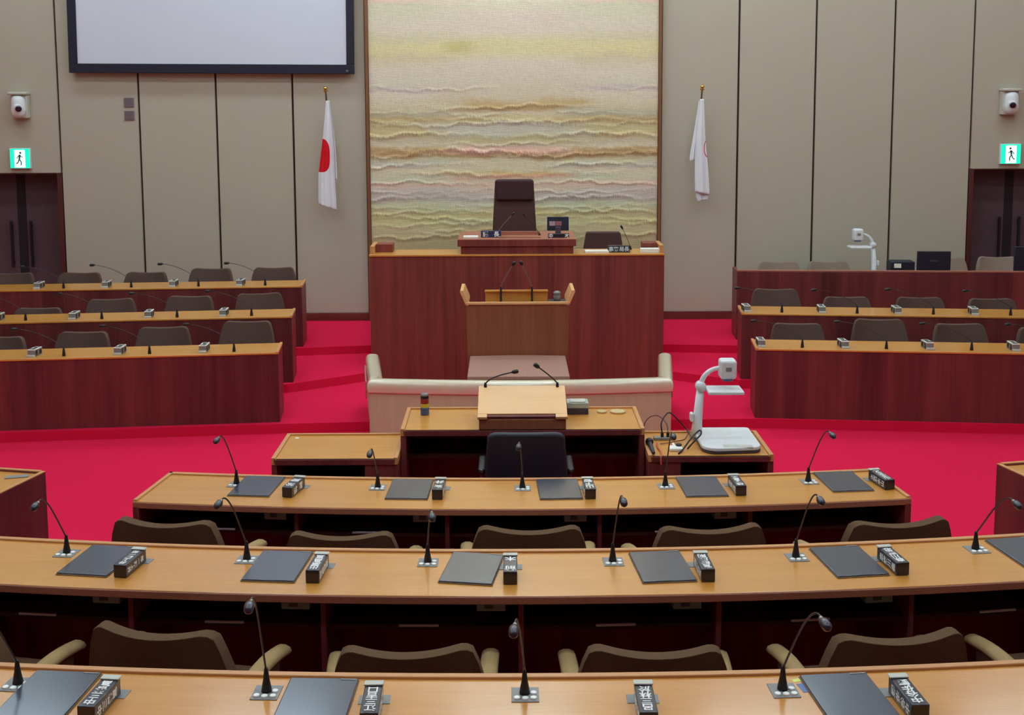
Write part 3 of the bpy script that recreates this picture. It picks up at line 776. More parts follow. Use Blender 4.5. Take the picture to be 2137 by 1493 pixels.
# ================================================================== EXECUTIVES' DESKS
def frame_(P, ux, uy):
    u = Vector((ux, uy)).normalized(); v = Vector((-u.y, u.x))
    if v.y < 0: v = -v
    return Vector(P), u, v
def exec_desk(label, P, ux, uy, ln, z0, zt, depth=.43, booth=False, plinth=.05):
    P, u, v = frame_(P, ux, uy); s = 1 if u.x > 0 else -1
    t = thing('long_desk', label, 'desk', (P.x, P.y, z0), math.atan2(u.y, u.x) if s > 0 else math.atan2(-u.y, -u.x))
    h = zt-z0
    X = lambda a: a*s
    def bx(x0, x1, y0, y1, q0, q1): return G().box(min(X(x0), X(x1)), max(X(x0), X(x1)), y0, y1, q0, q1)
    bx(.0, ln, 0, .03, plinth, h-.018).build('front_panel', 'redpanel', t, bevel=.002, seg=1)
    bx(.03, ln-.03, .035, .06, 0, plinth).build('plinth', 'darkgap', t)
    for a, b in ((0, .035), (ln-.035, ln)): bx(a, b, .03, depth, 0, h-.018).build('side_panel', 'redwood', t, bevel=.002, seg=1)
    if booth:
        bx(.0, ln, 0, .05, h-.018, h).build('top_rail', 'edgewood', t, bevel=.003)
        bx(.036, ln-.036, .03, depth, h-.17, h-.14).build('worktop', 'topwood', t)
    else:
        bx(-.004, ln, -.006, depth, h-.018, h).build('worktop', 'topwood', t, bevel=.003)
        bx(-.004, .022, -.006, depth, h, h+.008).build('end_rim', 'rimwood', t, bevel=.002)
    return t, P, u, v
def exec_mic():
    t = thing('slim_microphone', '', 'microphone')
    G().lathe([(.016, 0), (.015, .02), (.007, .075), (.004, .085)], 12).build('socket_cone', 'black', t, smooth=True)
    P = [(0, 0, .08)]
    for k in range(1, 11):
        f = k/10; P.append((-.43*f**1.15, .03*f, .08+.17*math.sin(f*1.45)))
    G().tube(P, .003, 6).build('stem', 'stem', t, smooth=True)
    e = Vector(P[-1]); d = Vector((-.8, 0, -.05)).normalized(); rot = d.to_track_quat('Z', 'Y').to_matrix().to_4x4()
    G().lathe([(.007, -.01), (.015, .005), (.016, .03), (.013, .048), (0, .055)], 12, T(*e) @ rot).build('mic_head', 'black', t, smooth=True)
    return t
EM = exec_mic(); emused = [False]
def ex_block():
    t = thing('small_name_block', '', 'nameplate')
    G().box(-.033, .033, 0, .15, 0, .062).build('block', 'grey', t, bevel=.002)
    G().box(-.033, .033, .0, .15, .062, .067).build('white_face', 'paper', t, bevel=.001, seg=1)
    G().box(-.036, .036, -.02, 0, 0, .02).build('foot', 'lightgrey', t, bevel=.002)
    g = G()
    for k, ch in enumerate('部長'):
        write(g, ch, .06, T(0, .04+k*.07, .0675) @ R(PI, 'Z'))
        for sd in (-1, 1): write(g, ch, .055, T(.0335*sd, .04+k*.07, .031) @ R(PI/2*sd, 'Z') @ R(PI/2, 'X') @ R(-PI/2*sd, 'Z'))
    g.build('lettering', 'blackink', t)
    return t
XB = ex_block(); xbused = [False]
def at(P, u, v, a, b): q = P+u*a+v*b; return q.x, q.y
rows = [
 # side, row word, P, u, len, z0, zt, mic t0, pitch, n mics, block offset, n blocks, chair t0, chair pitch, tops
 ('left', 'front', (-2.144, 10.66), (-.995, -.1), 3.3, 0, .75, .41, .765, 4, .285, 4, .40, .79, [.90, .86, .83, .80]),
 ('left', 'middle', (-2.229, 11.82), (-.995, -.093), 3.5, Z1, .87, .413, .747, 4, .29, 4, .395, .79, [.985, .97, .955, .87]),
 ('left', 'back', (-2.353, 13.13), (-.997, -.065), 3.9, Z2, .97, .42, .747, 4, .29, 4, .42, .765, [1.075, 1.075, 1.04, 1.045, 1.05]),
 ('right', 'front', (2.291, 10.73), (.995, -.098), 3.3, 0, .75, .434, .765, 4, -.375, 4, .50, .79, [.84, .895, .86, .83]),
 ('right', 'middle', (2.382, 11.87), (.995, -.098), 3.5, Z1, .87, .413, .757, 4, -.35, 4, .45, .765, [1.0, .92, .925, .92]),
]
for side, rw, P0, uu, ln, z0, zt, m0, mp, nm, bo, nb, c0, cp, tops in rows:
    t, P, u, v = exec_desk(f'long red-brown panelled desk with orange wood top, {rw} row of the {side} block', P0, *uu, ln, z0, zt)
    sgn = 1 if side == 'right' else -1
    away = 'the aisle'
    for k in range(nm):
        x, y = at(P, u, v, m0+mp*k, .085)
        place(EM, emused, (x, y, zt), random.uniform(-.12, .12), f'slim microphone on the {rw} desk of the {side} block, {ORD[k]} from {away}', f'slim microphones in the {side} block')
    for k in range(nb):
        a = m0+mp*k+bo
        if a > ln-.1: continue
        x, y = at(P, u, v, a, .07)
        place(XB, xbused, (x, y, zt), (.0 if side == 'left' else -.02)+random.uniform(-.08, .08), f'small name block on the {rw} desk of the {side} block, {ORD[k]} from {away}', f'small name blocks in the {side} block')
    fl = {0: Z1, Z1: Z2, Z2: Z3}[z0]
    for k, tp in enumerate(tops):
        a = c0+cp*k; x, y = at(P, u, v, a, .64)
        rz = PI+math.atan2(u.y*sgn, u.x*sgn)+random.uniform(-.12, .12)
        place_chair(x, y, rz, tp, fl, f'dark brown chair at the {rw} desk of the {side} block, {ORD[k]} from {away}', f'dark brown chairs in the {side} block', EC, .86, eused)
# control booth desk, right rear
t, P, u, v = exec_desk('tall red-brown panelled control desk at the back of the right block', (2.63, 13.42), .996, -.06, 4.2, Z2, 1.085, depth=.42, booth=True)
zb = Z2+(1.085-Z2)-.14
BC = member_chair('paletan', 'paletan', False); bused = [False]
for k, (a, tp) in enumerate(((.66, 1.04), (1.28, 1.04), (2.72, 1.09), (3.36, 1.10))):
    x, y = at(P, u, v, a, 1.0)
    place_chair(x, min(y, 14.3), PI-.06, tp, Z3, f'pale beige chair behind the tall control desk, {ORD[k]} from the centre aisle', 'pale chairs behind the control desk', BC, .86, bused)
def monitor(name, x, y, z, w_, h_, label, lean=0):
    t = thing(name, label, 'monitor', (x, y, z), -.06)
    G().box(-w_/2, w_/2, 0, .035, .05, .05+h_).build('monitor_case', 'screenframe', t, bevel=.006)
    G().box(-w_*.12, w_*.12, -.004, 0, .05+h_*.55, .05+h_*.62).build('rear_badge', 'mutedbox', t)
    G().lathe([(.09, 0), (.09, .01), (.02, .016), (.02, .07)], 18, T(0, .03, 0)).build('stand', 'black', t)
    return t
x, y = at(P, u, v, 2.33, .35); monitor('computer_monitor', x, y, zb, .385, .27, 'black monitor seen from behind in the middle of the control desk')
x, y = at(P, u, v, 3.47, .35); monitor('computer_monitor', x, y, zb, .44, .33, 'navy monitor at the right edge of the control desk')
t = thing('control_box', 'low dark control box left of the black monitor on the control desk', 'control box', (*at(P, u, v, 1.98, .38), zb), -.06)
G().box(-.14, .14, 0, .2, 0, .19).build('case', 'screenframe', t, bevel=.006)
G().box(-.10, -.02, -.006, 0, .12, .17).build('white_panel', 'paper', t)
x, y = at(P, u, v, 3.62, .2)
o = G().prism([(-.1, 0), (.1, 0), (.1, .06), (.0, .07), (-.06, .08), (-.07, .14), (-.1, .14)], 0, .03, 'y').build('desk_telephone', 'offwhite', bevel=.006); o.location = (x, y, zb+.0); o.scale = (1.1, 1, 1.3)
tag(o, 'cream white handset in front of the navy monitor on the control desk', 'telephone')

# ================================================================== HIGH DESK (president) AND ITS PLATFORM
g = G().box(-1.44, 1.60, 12.98, 14.6, Z1, .78)  # hidden dais platform that carries the presiding chairs
tag(g.build('trim_3', 'redwood'), kind='structure')
t = thing('high_desk', 'tall red-brown panelled presiding desk with a raised centre, below the tapestry', 'desk', (.08, 12.55, Z1*0+.0))
zt = 1.40
G().box(-1.59, 1.59, 0, .05, 0, zt-.02).build('front_panel', 'highpanel', t, bevel=.003)
G().box(-1.595, 1.595, -.008, .44, zt-.02, zt).build('counter', 'topwood', t, bevel=.003)
for s in (-1, 1):
    G().box(min(s*1.545, s*1.59), max(s*1.545, s*1.59), .05, .45, .2, 1.485).build('side_panel', 'rimwood', t, bevel=.003)
    b = G().box(min(s*1.38, s*1.54), max(s*1.36, s*1.53), .20, .40, zt, zt+.09).build('corner_box', 'highpanel', t, bevel=.003)
g = G().box(-.605, .61, .02, .74, zt, 1.485)
g.build('raised_body', 'highpanel', t, bevel=.003)
G().box(-.64, .64, -.0, .76, 1.485, 1.56).build('raised_top', 'highpanel', t, bevel=.004)
G().box(-.635, .635, .004, .755, 1.56, 1.563).build('raised_surface', 'edgewood', t)

t = thing('high_back_chair', 'tall dark brown high-backed presiding chair behind the raised desk', 'chair', (.06, 13.55, .78))
def tall_back(h0, h1, w0, w1, th, r, y0, lean):
    n = 10; g = G(); out = []
    pts = [(-w0, h0), (w0, h0)]
    for k in range(n+1): a = k/n*PI/2; pts.append((w1-r+r*math.cos(a), h1-r+r*math.sin(a)))
    for k in range(n+1): a = PI/2+k/n*PI/2; pts.append((-w1+r+r*math.cos(a), h1-r+r*math.sin(a)))
    g.prism(pts, -y0-th, -y0, 'y'); return g
tall_back(.42, 1.34, .275, .228, .09, .035, .18, 0).build('backrest', 'maroon', t, bevel=.02, seg=3)
tall_back(1.10, 1.35, .22, .228, .06, .04, .13, 0).build('headrest', 'headrest', t, bevel=.025, seg=4)
G().box(-.26, .26, -.3, .2, .36, .47).build('seat', 'maroon', t, bevel=.035, seg=3)
for s in (-1, 1): G().box(s*.30-.03, s*.30+.03, -.25, .15, .60, .64).build('armrest', 'maroon', t, bevel=.012)
pedestal(t, .36)
t = thing('low_back_chair', "dark brown low-backed chair behind the right wing of the presiding desk", 'chair', (1.105, 13.55, .78))
tall_back(.40, .725, .255, .205, .08, .03, .15, 0).build('backrest', 'maroon', t, bevel=.015, seg=3)
G().box(-.24, .24, -.3, .17, .34, .43).build('seat', 'maroon', t, bevel=.03, seg=3)
pedestal(t, .34)

ZP = 1.563
t = thing('display_terminal', 'black desk terminal showing pink panels on the presiding desk', 'monitor', (.54, 12.95, ZP), .0)
G().box(-.12, .12, 0, .03, .045, .20, R(-.12, 'X')).build('case', 'screenframe', t, bevel=.006)
G().box(-.095, -.03, -.004, 0, .10, .15, R(-.12, 'X')).build('screen_tile', plain('mauve_tile', (170, 140, 140), .5), t)
G().box(-.025, .04, -.004, 0, .10, .15, R(-.12, 'X')).build('screen_tile', plain('rose_tile', (150, 90, 92), .5), t)
G().box(-.03, .03, -.03, .05, 0, .09).build('stand', 'mutedbox', t, bevel=.004)
g = thing('nameplate', 'dark blue nameplate with white characters at the left of the presiding desk', 'nameplate', (-.20, 12.72, ZP))
G().box(-.11, .11, 0, .04, 0, .072).build('block', plain('navy_plate', (36, 46, 84), .4), g, bevel=.003)
l = G(); write(l, '議', .062, T(-.06, -.001, .036) @ R(PI/2, 'X')); write(l, '長', .062, T(.06, -.001, .036) @ R(PI/2, 'X')); l.build('lettering', 'ink', g)
g = thing('nameplate', 'dark nameplate with three pale characters in front of the terminal', 'nameplate', (.535, 12.66, ZP))
G().box(-.115, .115, 0, .03, 0, .045).build('block', 'navybox', g, bevel=.003)
l = G(); write(l, '中', .05, T(-.085, -.001, .022) @ R(PI/2, 'X')); write(l, '本', .05, T(.09, -.001, .022) @ R(PI/2, 'X')); l.build('lettering', 'ink', g)
o = G().box(-.08, .08, -.05, .05, 0, .02).build('paper_stack', 'paper', bevel=.002); o.location = (-.42, 12.70, ZP)
tag(o, 'small white paper stack at the left end of the presiding desk top', 'papers')
t = thing('document_tray', 'orange wooden document tray in the middle of the presiding desk', 'tray', (.115, 12.78, ZP))
G().box(-.23, .23, -.1, .1, 0, .012).build('tray_base', 'edgewood', t, bevel=.002); G().box(-.21, .21, .08, .1, .012, .05).build('tray_back', 'edgewood', t, bevel=.003)
def pole_mic(name, label, base, tip, grp, mat='steel', thick=None, mid=None, hr=.014, r=.005):
    t = thing(name, label, 'microphone', base, 0, grp)
    b = Vector((0, 0, 0)); e = Vector(tip)-Vector(base)
    G().lathe([(.016, 0), (.016, .01), (.011, .02), (.010, thick or .06), (.006, (thick or .06)+.012)], 12).build('base_tube', 'black', t, smooth=True)
    s = Vector((0, 0, thick or .06)); m_ = Vector(mid)-Vector(base) if mid else (s+e)/2+Vector((0, 0, .02))
    P = [s*(1-f)**2+m_*2*f*(1-f)+e*f*f for f in [k/12 for k in range(13)]]
    G().tube(P, r, 8).build('stem', mat, t, smooth=True)
    d = (P[-1]-P[-2]).normalized(); rot = d.to_track_quat('Z', 'Y').to_matrix().to_4x4()
    G().lathe([(.006, -.01), (hr, .004), (hr*1.08, .02), (hr, .036), (0, .044)], 14, T(*e) @ rot).build('mic_head', 'black', t, smooth=True)
    return t
pole_mic('gooseneck_microphone', 'left thin microphone crossing the presiding chair back', (-.15, 12.75, ZP), (.03, 12.72, ZP+.245), None, thick=.03, r=.0035, hr=.011)
pole_mic('gooseneck_microphone', 'right thin microphone leaning before the presiding chair back', (.33, 12.80, ZP), (.17, 12.76, ZP+.235), None, 'stem', thick=.03, r=.0035, hr=.009)
t = thing('nameplate', 'dark nameplate with four pale characters before the low-backed chair', 'nameplate', (1.19, 12.66, 1.40))
G().box(-.12, .12, 0, .04, 0, .075).build('block', 'navybox', t, bevel=.003)
l = G()
for k, ch in enumerate('事務局長'): write(l, ch, .056, T(-.085+k*.057, -.001, .037) @ R(PI/2, 'X'))
l.build('lettering', plain('pale_ink', (190, 214, 214), .5), t)
o = G().box(-.13, .13, -.06, .06, 0, .022).build('paper_stack', 'paper', bevel=.002); o.location = (.95, 12.68, 1.40); tag(o, 'flat pale papers left of the nameplate on the right wing counter', 'papers')
o = G().box(-.10, .10, -.05, .05, 0, .045).build('paper_box', 'paper', bevel=.003); o.location = (1.525, 12.66, 1.40); tag(o, 'white paper block at the far right end of the high counter', 'papers')
pole_mic('gooseneck_microphone', 'black microphone tip above the low-backed chair on the high counter', (1.34, 12.90, 1.40), (1.25, 12.9, 1.635), None, 'stem', thick=.03, r=.003, hr=.012)

# ================================================================== LECTERN
t = thing('lectern', 'brown wooden speaker lectern with flared side wings before the high desk', 'lectern', (.075, 11.09, 0))
G().prism([(-.475, 0), (.475, 0), (.492, 1.115), (-.492, 1.115)], -.02, 0, 'y').build('front_panel', 'lectwood', t, bevel=.003)
G().box(-.47, .47, .02, .50, 0, 1.02).build('body', 'lectwood', t, bevel=.003)
G().box(-.49, .49, .02, .52, 1.02, 1.035).build('lectern_top', 'lectwood', t, bevel=.003)
G().box(-.50, .50, -.012, .014, 1.112, 1.138).build('front_lip', 'palewood', t, bevel=.004)
for s in (-1, 1):
    G().prism([(s*.47, 1.10), (s*.495, 1.105), (s*.503, 1.12), (s*.552, 1.235), (s*.547, 1.25), (s*.518, 1.25), (s*.47, 1.135)], -.42, .005, 'y').build('side_wing', 'palewood', t, bevel=.004)
bs = thing('book_rest', 'sloped orange wooden reading rest on the lectern with flared wings', 'book rest', (.075, 11.09, 1.035))
G().prism([(.10, 0), (.40, 0), (.40, .05), (.12, .185), (.10, .185)], -.31, .29, 'x').build('rest_body', 'topwood', bs, bevel=.003)
G().box(-.315, .295, .08, .135, .185, .20).build('rest_ledge', 'topwood', bs, bevel=.002)
for k, (bx_, tp) in enumerate((((-.085, 11.15, 1.035), (.032, 11.05, 1.50)), ((.215, 11.15, 1.035), (.118, 11.05, 1.505)))):
    pole_mic('gooseneck_microphone', ('left' if k == 0 else 'right')+' of the two tall silver-stemmed microphones on the lectern with wings', bx_, tp, None, 'steel', thick=.235, mid=(bx_[0]+(.03 if k == 0 else -.03), 11.12, 1.36), r=.006, hr=.016)
t = thing('water_tray', 'small dark raised tray on the right of the winged lectern', 'tray', (.46, 11.27, 1.035))
G().box(-.085, .085, -.07, .07, .07, .085).build('tray_plate', 'mutedbox', t, bevel=.003)
G().box(-.07, .07, -.055, .055, 0, .07).build('tray_box', 'padunder', t, bevel=.003)
t = thing('water_jug', 'small glass carafe standing on the tray of the winged lectern', 'carafe', (.46, 11.27, 1.12))
G().lathe([(.03, 0), (.034, .02), (.034, .045), (.028, .06), (.036, .068), (.036, .08), (.02, .092), (0, .094)], 20).build('carafe_body', 'grey', t, smooth=True)
# stenographers' table (pinkish top) in front of the lectern, inside the cream enclosure
t = thing('stenographer_table', 'low pinkish topped table inside the cream enclosure before the lectern', 'table', (.075, 10.22, 0))
pts = [(-.455, 0), (.455, 0)]+[(.455-.91*k/16, .83+.035*math.sin(PI*k/16)) for k in range(17)]
G().prism(pts, .59, .62).build('table_top', 'pinktop', t, bevel=.004)
for s in (-1, 1): G().box(s*.43-.02, s*.43+.02, .04, .35, 0, .59).build('side_panel', 'pinkwood', t)

# cream enclosure
t = thing('padded_enclosure', 'low U-shaped barrier with a glossy padded cream capping round the well', 'barrier', (0, 0, 0))
fr = [(-1.195+2.57*k/20, 10.16-.09*math.sin(PI*k/20)) for k in range(21)]
path = [(-1.335, 11.18)]+[(-1.335+.14*f, 11.18-.95*f) for f in (.5, .93)]+fr[0:]+[(1.375+.125*f, 10.16+1.0*f) for f in (.08, .5, 1.0)]
prof = [(-.062, .50), (.062, .50)]+[(.068*math.copysign(abs(math.cos(a))**.7, math.cos(a)), .545+.075*math.sin(a)**.7) for a in [k*PI/14 for k in range(15)]]
g = G().sweep(prof, path)
g.build('cream_capping', 'cream', t, smooth=False, bevel=.012, seg=3)
G().sweep([(-.05, 0), (.05, 0), (.05, .505), (-.05, .505)], path).build('panelling', 'pinkwood', t)
for s, pth in ((-1, [(-1.378, 10.95), (-1.290, 10.3)]), (1, [(1.452, 10.3), (1.535, 10.95)])):
    G().sweep([(-.006, .40), (.006, .40), (.006, .56), (-.006, .56)], pth).build('outer_plate', 'pinktop', t, bevel=.003)

# ================================================================== CLERKS' TABLES
def table(name, label, cx, y0, y1, w_, zt, panels_, g_=None):
    t = thing(name, label, 'table', (cx, y0, 0)); d = y1-y0; h = w_/2
    G().box(-h+.02, h-.02, .0, d-.02, zt-.04, zt-.012).build('table_top', 'topwood', t)
    g = G(); g.box(-h, -h+.028, 0, d, zt-.05, zt); g.box(h-.028, h, 0, d, zt-.05, zt); g.box(-h+.028, h-.028, d-.022, d, zt-.05, zt); 
    g.build('raised_rim', 'rimwood', t, bevel=.003)
    G().box(-h+.028, h-.028, -.004, .02, zt-.05, zt-.012).build('front_edge', 'redwood', t, bevel=.002)
    for (a, b) in panels_: G().box(a, b, .004, d-.03, 0, zt-.05).build('side_panel', 'redwood', t, bevel=.003)
    G().box(-h+.03, h-.03, d-.055, d-.03, .02, zt-.05).build('back_panel', 'redwood', t)
    G().box(-h+.04, h-.04, .12, d-.06, zt-.24, zt-.22).build('book_shelf', 'darkwood', t)
    return t
table('clerk_table', 'higher central light wood table bearing the sloped reading desk', .083, 7.745, 8.31, 1.655, .86, ((-.8275, -.79), (.79, .8275)))
table('side_table', 'lower light wood table left of the central clerk table, empty top', -1.166, 7.56, 8.14, .84, .72, ((-.42, -.385), (.20, .42)))
table('side_table', 'lower light wood table right of the central clerk table carrying cables and document camera', 1.335, 7.59, 8.16, .835, .72, ((-.4175, -.20), (.38, .4175)))
o = G().lathe([(.014, 0), (.014, .003), (.01, .004)], 14).build('white_disc', 'paper'); o.location = (-1.50, 8.05, .708); tag(o, 'tiny white disc in the far left corner of the low left table', 'disc')

t = thing('reading_desk', 'sloped pale wooden reading desk standing on the central clerk table', 'reading desk', (.083, 7.76, .848))
G().prism([(.0, 0), (.40, 0), (.40, .165), (.0, .07)], -.295, .295, 'x').build('desk_body', 'lectwood', t, bevel=.003)
sl = math.atan2(.105, .385)
mt = T(0, .0, .078) @ R(sl, 'X')
g = G(); g.box(-.305, .305, .03, .415, 0, .02, mt); g.box(-.305, -.24, -.015, .03, 0, .02, mt); g.box(.225, .305, -.015, .03, 0, .02, mt)
g.build('sloped_board', 'palewood', t, bevel=.003)
G().box(-.24, .225, .006, .03, -.004, .012, mt).build('pen_ledge', 'redwood', t)
pole_mic('gooseneck_microphone', 'left black gooseneck microphone on the sloped reading desk, bent inward', (-.175, 8.14, 1.03), (.02, 8.1, 1.165), None, 'stem', thick=.04, mid=(-.15, 8.13, 1.125), r=.005, hr=.014)
pole_mic('gooseneck_microphone', 'right black gooseneck microphone on the sloped reading desk, bent inward', (.335, 8.14, 1.03), (.20, 8.1, 1.20), None, 'stem', thick=.04, mid=(.325, 8.13, 1.10), r=.005, hr=.015)
t = thing('signal_tower', 'small red and yellow ringed timer lamp on the central clerk table', 'timer lamp', (-.607, 8.15, .848))
G().lathe([(.031, 0), (.031, .055)], 20).build('base_unit', 'slateblue', t, bevel=.004)
G().lathe([(.029, .055), (.029, .082)], 20).build('yellow_ring', 'yellow', t, bevel=.002)
G().lathe([(.029, .082), (.029, .118)], 20).build('red_ring', 'red', t, bevel=.002)
G().lathe([(.029, .118), (.029, .138)], 20).build('black_ring', 'black', t, bevel=.002)
G().lathe([(.029, .138), (.028, .150), (.02, .156)], 20).build('grey_cap', 'grey', t, smooth=True)
t = thing('storage_box', 'dark grey box with a pale translucent lid right of the reading desk', 'box', (.485, 8.13, .848))
G().box(-.08, .07, 0, .12, 0, .045).build('box_base', 'mutedbox', t, bevel=.004)
b = G().box(-.082, .072, -.002, .122, .045, .085).build('box_lid', 'paleglass', t, bevel=.004)
G().box(-.06, .05, .01, .1, .085, .092).build('lid_ridge', 'lightgrey', b, bevel=.003)
for x, y, r, lb in ((.655, 8.19, .036, 'smaller round tan coaster on the central clerk table'), (.768, 8.19, .056, 'larger round tan coaster on the central clerk table')):
    o = G().lathe([(r*.97, 0), (r, .003), (r, .010), (r*.93, .013), (r*.9, .010)], 28).build('coaster', 'cork', smooth=False, bevel=.001); o.location = (x, y, .848); tag(o, lb, 'coaster', 'round coasters on the clerk table')

# document camera
def doc_camera(label, x, y, z, mirror=False):
    t = thing('document_camera', label, 'document camera', (x, y, z)); s = -1 if mirror else 1
    pts = []
    W2, D2 = .20, .24
    for cx, cy, a0, r in ((W2-.03, D2-.03, 0, .03), (-W2+.03, D2-.03, 90, .03), (-W2+.10, -D2+.08, 180, .10), (W2-.07, -D2+.07, 270, .07)):
        for k in range(7): a = math.radians(a0+k*15); pts.append((s*(cx+r*math.cos(a)), cy+r*math.sin(a)))
    G().prism(pts, 0, .03).build('base_foot', 'mutedbox', t, bevel=.006)
    b = G().prism(pts, .014, .045).build('base_plate', 'white', t, bevel=.008, seg=3)
    G().box(-.10, .10, -D2-.002, -D2+.05, .030, .048, T(s*.04, 0, 0)).build('control_strip', 'lightgrey', b, bevel=.006)
    def S(p): return (s*p[0], p[1], p[2])
    G().tube([S((-.19, .10, .02)), S((-.185, .10, .12)), S((-.165, .11, .36))], [.042, .034, .026], 14).build('column', 'white', t, smooth=True, bevel=0)
    G().box(s*-.225-.012, s*-.225+.012, .07, .13, .13, .19).build('column_latch', 'white', t, bevel=.008)
    G().lathe([(.034, -.035), (.036, -.02), (.036, .02), (.034, .035)], 20, T(*S((-.163, .11, .375))) @ R(PI/2, 'X')).build('joint', 'white', t, smooth=True)
    A = [S((-.163+.10*math.sin(f*1.45), .11, .39+.105*(1-math.cos(f*1.5))**.9)) for f in [k/10 for k in range(11)]]
    A = [S((-.16, .11, .385)), S((-.155, .11, .42)), S((-.135, .11, .455)), S((-.105, .11, .483)), S((-.07, .11, .50)), S((-.02, .11, .508))]
    G().tube(A, [.02, .019, .018, .017, .016, .016], 12).build('arm', 'white', t, smooth=True, sub=1)
    h = G().box(-.058, .058, -.05, .06, 0, .135, T(*S((.02, .10, .435)))).build('camera_head', 'white', t, bevel=.022, seg=4)
    G().lathe([(.04, -.012), (.042, .02)], 20, T(*S((.02, .105, .43)))).build('head_lens', 'slateblue', h, smooth=True)
    G().box(-.02, .02, -.053, -.049, .06, .085, T(*S((.02, .10, .435)))).build('maker_badge', 'grey', h)
    G().box(-.128, .118, -.10, .09, -.012, .012, T(*S((0.0, .08, .355))) @ R(.0, 'X')).build('lamp_panel', 'white', t, bevel=.008, seg=3)
    return t
doc_camera('white document camera with curved arm on the low right table', 1.49, 7.89, .708)
x, y = at(P, u, v, 1.62, .40)
doc_camera('cream white document camera standing on the tall control desk', x-.12, y, zb-.0, True)

# clutter on the right low table
ZL = .708
t = thing('handheld_microphone', 'dark grey handheld microphone lying at the left of the cable-strewn table', 'microphone', (.955, 7.62, ZL+.018), 0)
G().tube([(0, 0, 0), (.0, .2, .004)], [.012, .017], 14).build('handle', 'mutedbox', t, smooth=True)
G().lathe([(.017, 0), (.026, .012), (.028, .03), (.022, .05), (0, .06)], 18, T(0, .2, .008) @ R(-PI/2, 'X')).build('grille_head', 'black', t, smooth=True)
t = thing('socket_strip', 'small grey socket strip with two black plugs on the right low table', 'socket', (1.06, 7.98, ZL))
G().box(-.06, .09, -.02, .03, 0, .02).build('strip', 'grey', t, bevel=.004)
for x in (0, .04): G().tube([(x, 0, .02), (x, 0, .05)], .011, 10).build('plug', 'black', t)
def cord(name, label, pts, r, mat, cat='cable', grp=None):
    n = len(pts); P = [Vector(p) for p in pts]; out = []
    for i in range(n-1):
        p0, p1, p2, p3 = P[max(i-1, 0)], P[i], P[i+1], P[min(i+2, n-1)]
        for k in range(6):
            f = k/6; out.append(.5*((2*p1)+(-p0+p2)*f+(2*p0-5*p1+4*p2-p3)*f*f+(-p0+3*p1-3*p2+p3)*f**3))
    out.append(P[-1]); o = G().tube(out, r, 8).build(name, mat, smooth=True); return tag(o, label, cat, grp)
cord('cable', 'tall arching black cable loop above the socket strip', [(1.06, 7.98, ZL+.05), (1.055, 8.0, ZL+.11), (1.09, 8.05, ZL+.155), (1.13, 8.09, ZL+.16), (1.2, 8.12, ZL+.09), (1.25, 8.12, ZL+.03), (1.27, 8.0, ZL+.006)], .005, 'black')
cord('cable', 'thin dark cable arching up at the left end of the right low table', [(.945, 8.1, ZL+.006), (.95, 8.1, ZL+.08), (.99, 8.1, ZL+.13), (1.05, 8.1, ZL+.135), (1.095, 8.03, ZL+.1), (1.10, 7.98, ZL+.05)], .003, 'stem')
cord('cable', 'black cable looping up beside the white document camera base', [(1.126, 7.64, ZL+.006), (1.16, 7.70, ZL+.012), (1.24, 7.80, ZL+.07), (1.30, 7.86, ZL+.10), (1.30, 7.80, ZL+.09), (1.25, 7.76, ZL+.055), (1.20, 7.74, ZL+.006)], .006, 'black')
cord('cable', 'reddish brown cord crossing the table behind the white device', [(1.03, 7.86, ZL+.006), (1.10, 7.89, ZL+.006), (1.16, 7.93, ZL+.006), (1.22, 7.98, ZL+.006), (1.26, 8.06, ZL+.05), (1.265, 8.10, ZL+.12)], .003, 'redwood')
cord('cable', 'orange red cord hanging over the front of the right low table', [(1.01, 7.88, ZL+.006), (1.005, 7.78, ZL+.007), (1.01, 7.68, ZL+.008), (1.005, 7.60, ZL+.008), (1.0, 7.578, ZL-.002), (1.0, 7.572, ZL-.05)], .006, 'orangecord')
t = thing('white_switch_unit', 'white switch unit with a black knob beside the socket strip', 'switch', (1.12, 7.745, ZL), 0)
G().box(-.045, .045, -.045, .035, 0, .022).build('case', 'paper', t, bevel=.006)
G().lathe([(.02, .022), (.021, .03), (.016, .036)], 16, T(.025, .02, 0)).build('knob', 'black', t, smooth=True)
G().box(-.012, .004, .035, .10, .003, .02).build('lever', 'paper', t, bevel=.004)

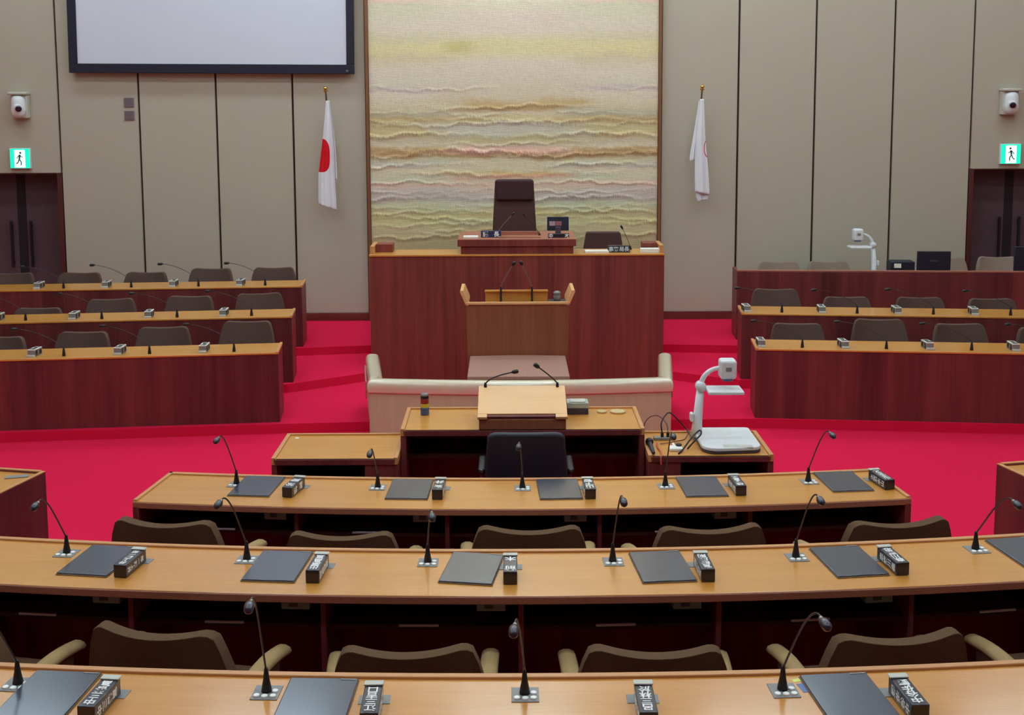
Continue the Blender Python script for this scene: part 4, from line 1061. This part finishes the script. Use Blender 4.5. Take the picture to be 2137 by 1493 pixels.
# clerk's chair
t = thing('leather_chair', 'navy black leather office chair at the central clerk table', 'chair', (.10, 7.30, 0))
vs, fs = back_shell(.27, .245, .50, .985, th=.07, curve=.03, dip=-.004, lean=.02, corner=.03)
G().add(vs, fs, T(0, -.1, 0)).build('backrest', 'navyleather', t, bevel=.02, seg=3, ang=50)
G().box(-.25, .25, -.05, .38, .42, .51).build('seat', 'navyleather', t, bevel=.03, seg=3)
for s in (-1, 1):
    a = G().box(s*.285-.022, s*.285+.022, -.05, .24, .70, .74).build('armrest', 'black', t, bevel=.012, seg=3)
    G().tube([(s*.285, .05, .46), (s*.285, .05, .70)], .012, 10).build('arm_post', 'steel', a)
    G().lathe([(.0, -.01), (.012, -.008), (.012, .008), (0, .01)], 12, T(s*.285, -.055, .725) @ R(PI/2, 'X')).build('arm_bolt', 'steel', a)
pedestal(t, .42)

# side wing desks
for s, nm, pl in ((-1, 'left', (-2.943, 7.214)), (1, 'right', (3.106, 7.283))):
    u = Vector((s*.26, -.965)).normalized(); v = Vector((-u.y*s, u.x*s))
    v = Vector((s*.97, .20)).normalized()
    t = thing('wing_desk', f'red-brown side desk with light rimmed top cut off by the {nm} edge of the picture', 'desk', (pl[0], pl[1], 0))
    def poly(a0, a1, b0, b1): return [tuple(u*a+v*b) for a, b in ((a0, b0), (a1, b0), (a1, b1), (a0, b1))]
    G().prism(poly(.02, 1.2, .02, .5), .715, .74).build('worktop', 'topwood', t)
    G().prism(poly(0, 1.2, 0, .028), 0.0, .745).build('front_panel', 'redpanel', t, bevel=.002)
    G().prism(poly(0, .028, .028, .5), 0.0, .75).build('end_panel', 'redwood', t, bevel=.002)
    G().prism(poly(0, 1.2, .0, .026), .745, .752).build('front_rim', 'rimwood', t, bevel=.002)
    G().prism(poly(0, .026, .026, .5), .75, .757).build('end_rim', 'rimwood', t, bevel=.002)
    if s < 0:
        c = Vector(pl)+u*.11+v*.12
        o = G().box(-.07, .07, -.025, .025, 0, .006).build('control_plate', 'grey', bevel=.002); o.location = (c.x, c.y, .74); o.rotation_euler = (0, 0, .25)
        tag(o, 'small grey control plate on the left side desk', 'control plate')
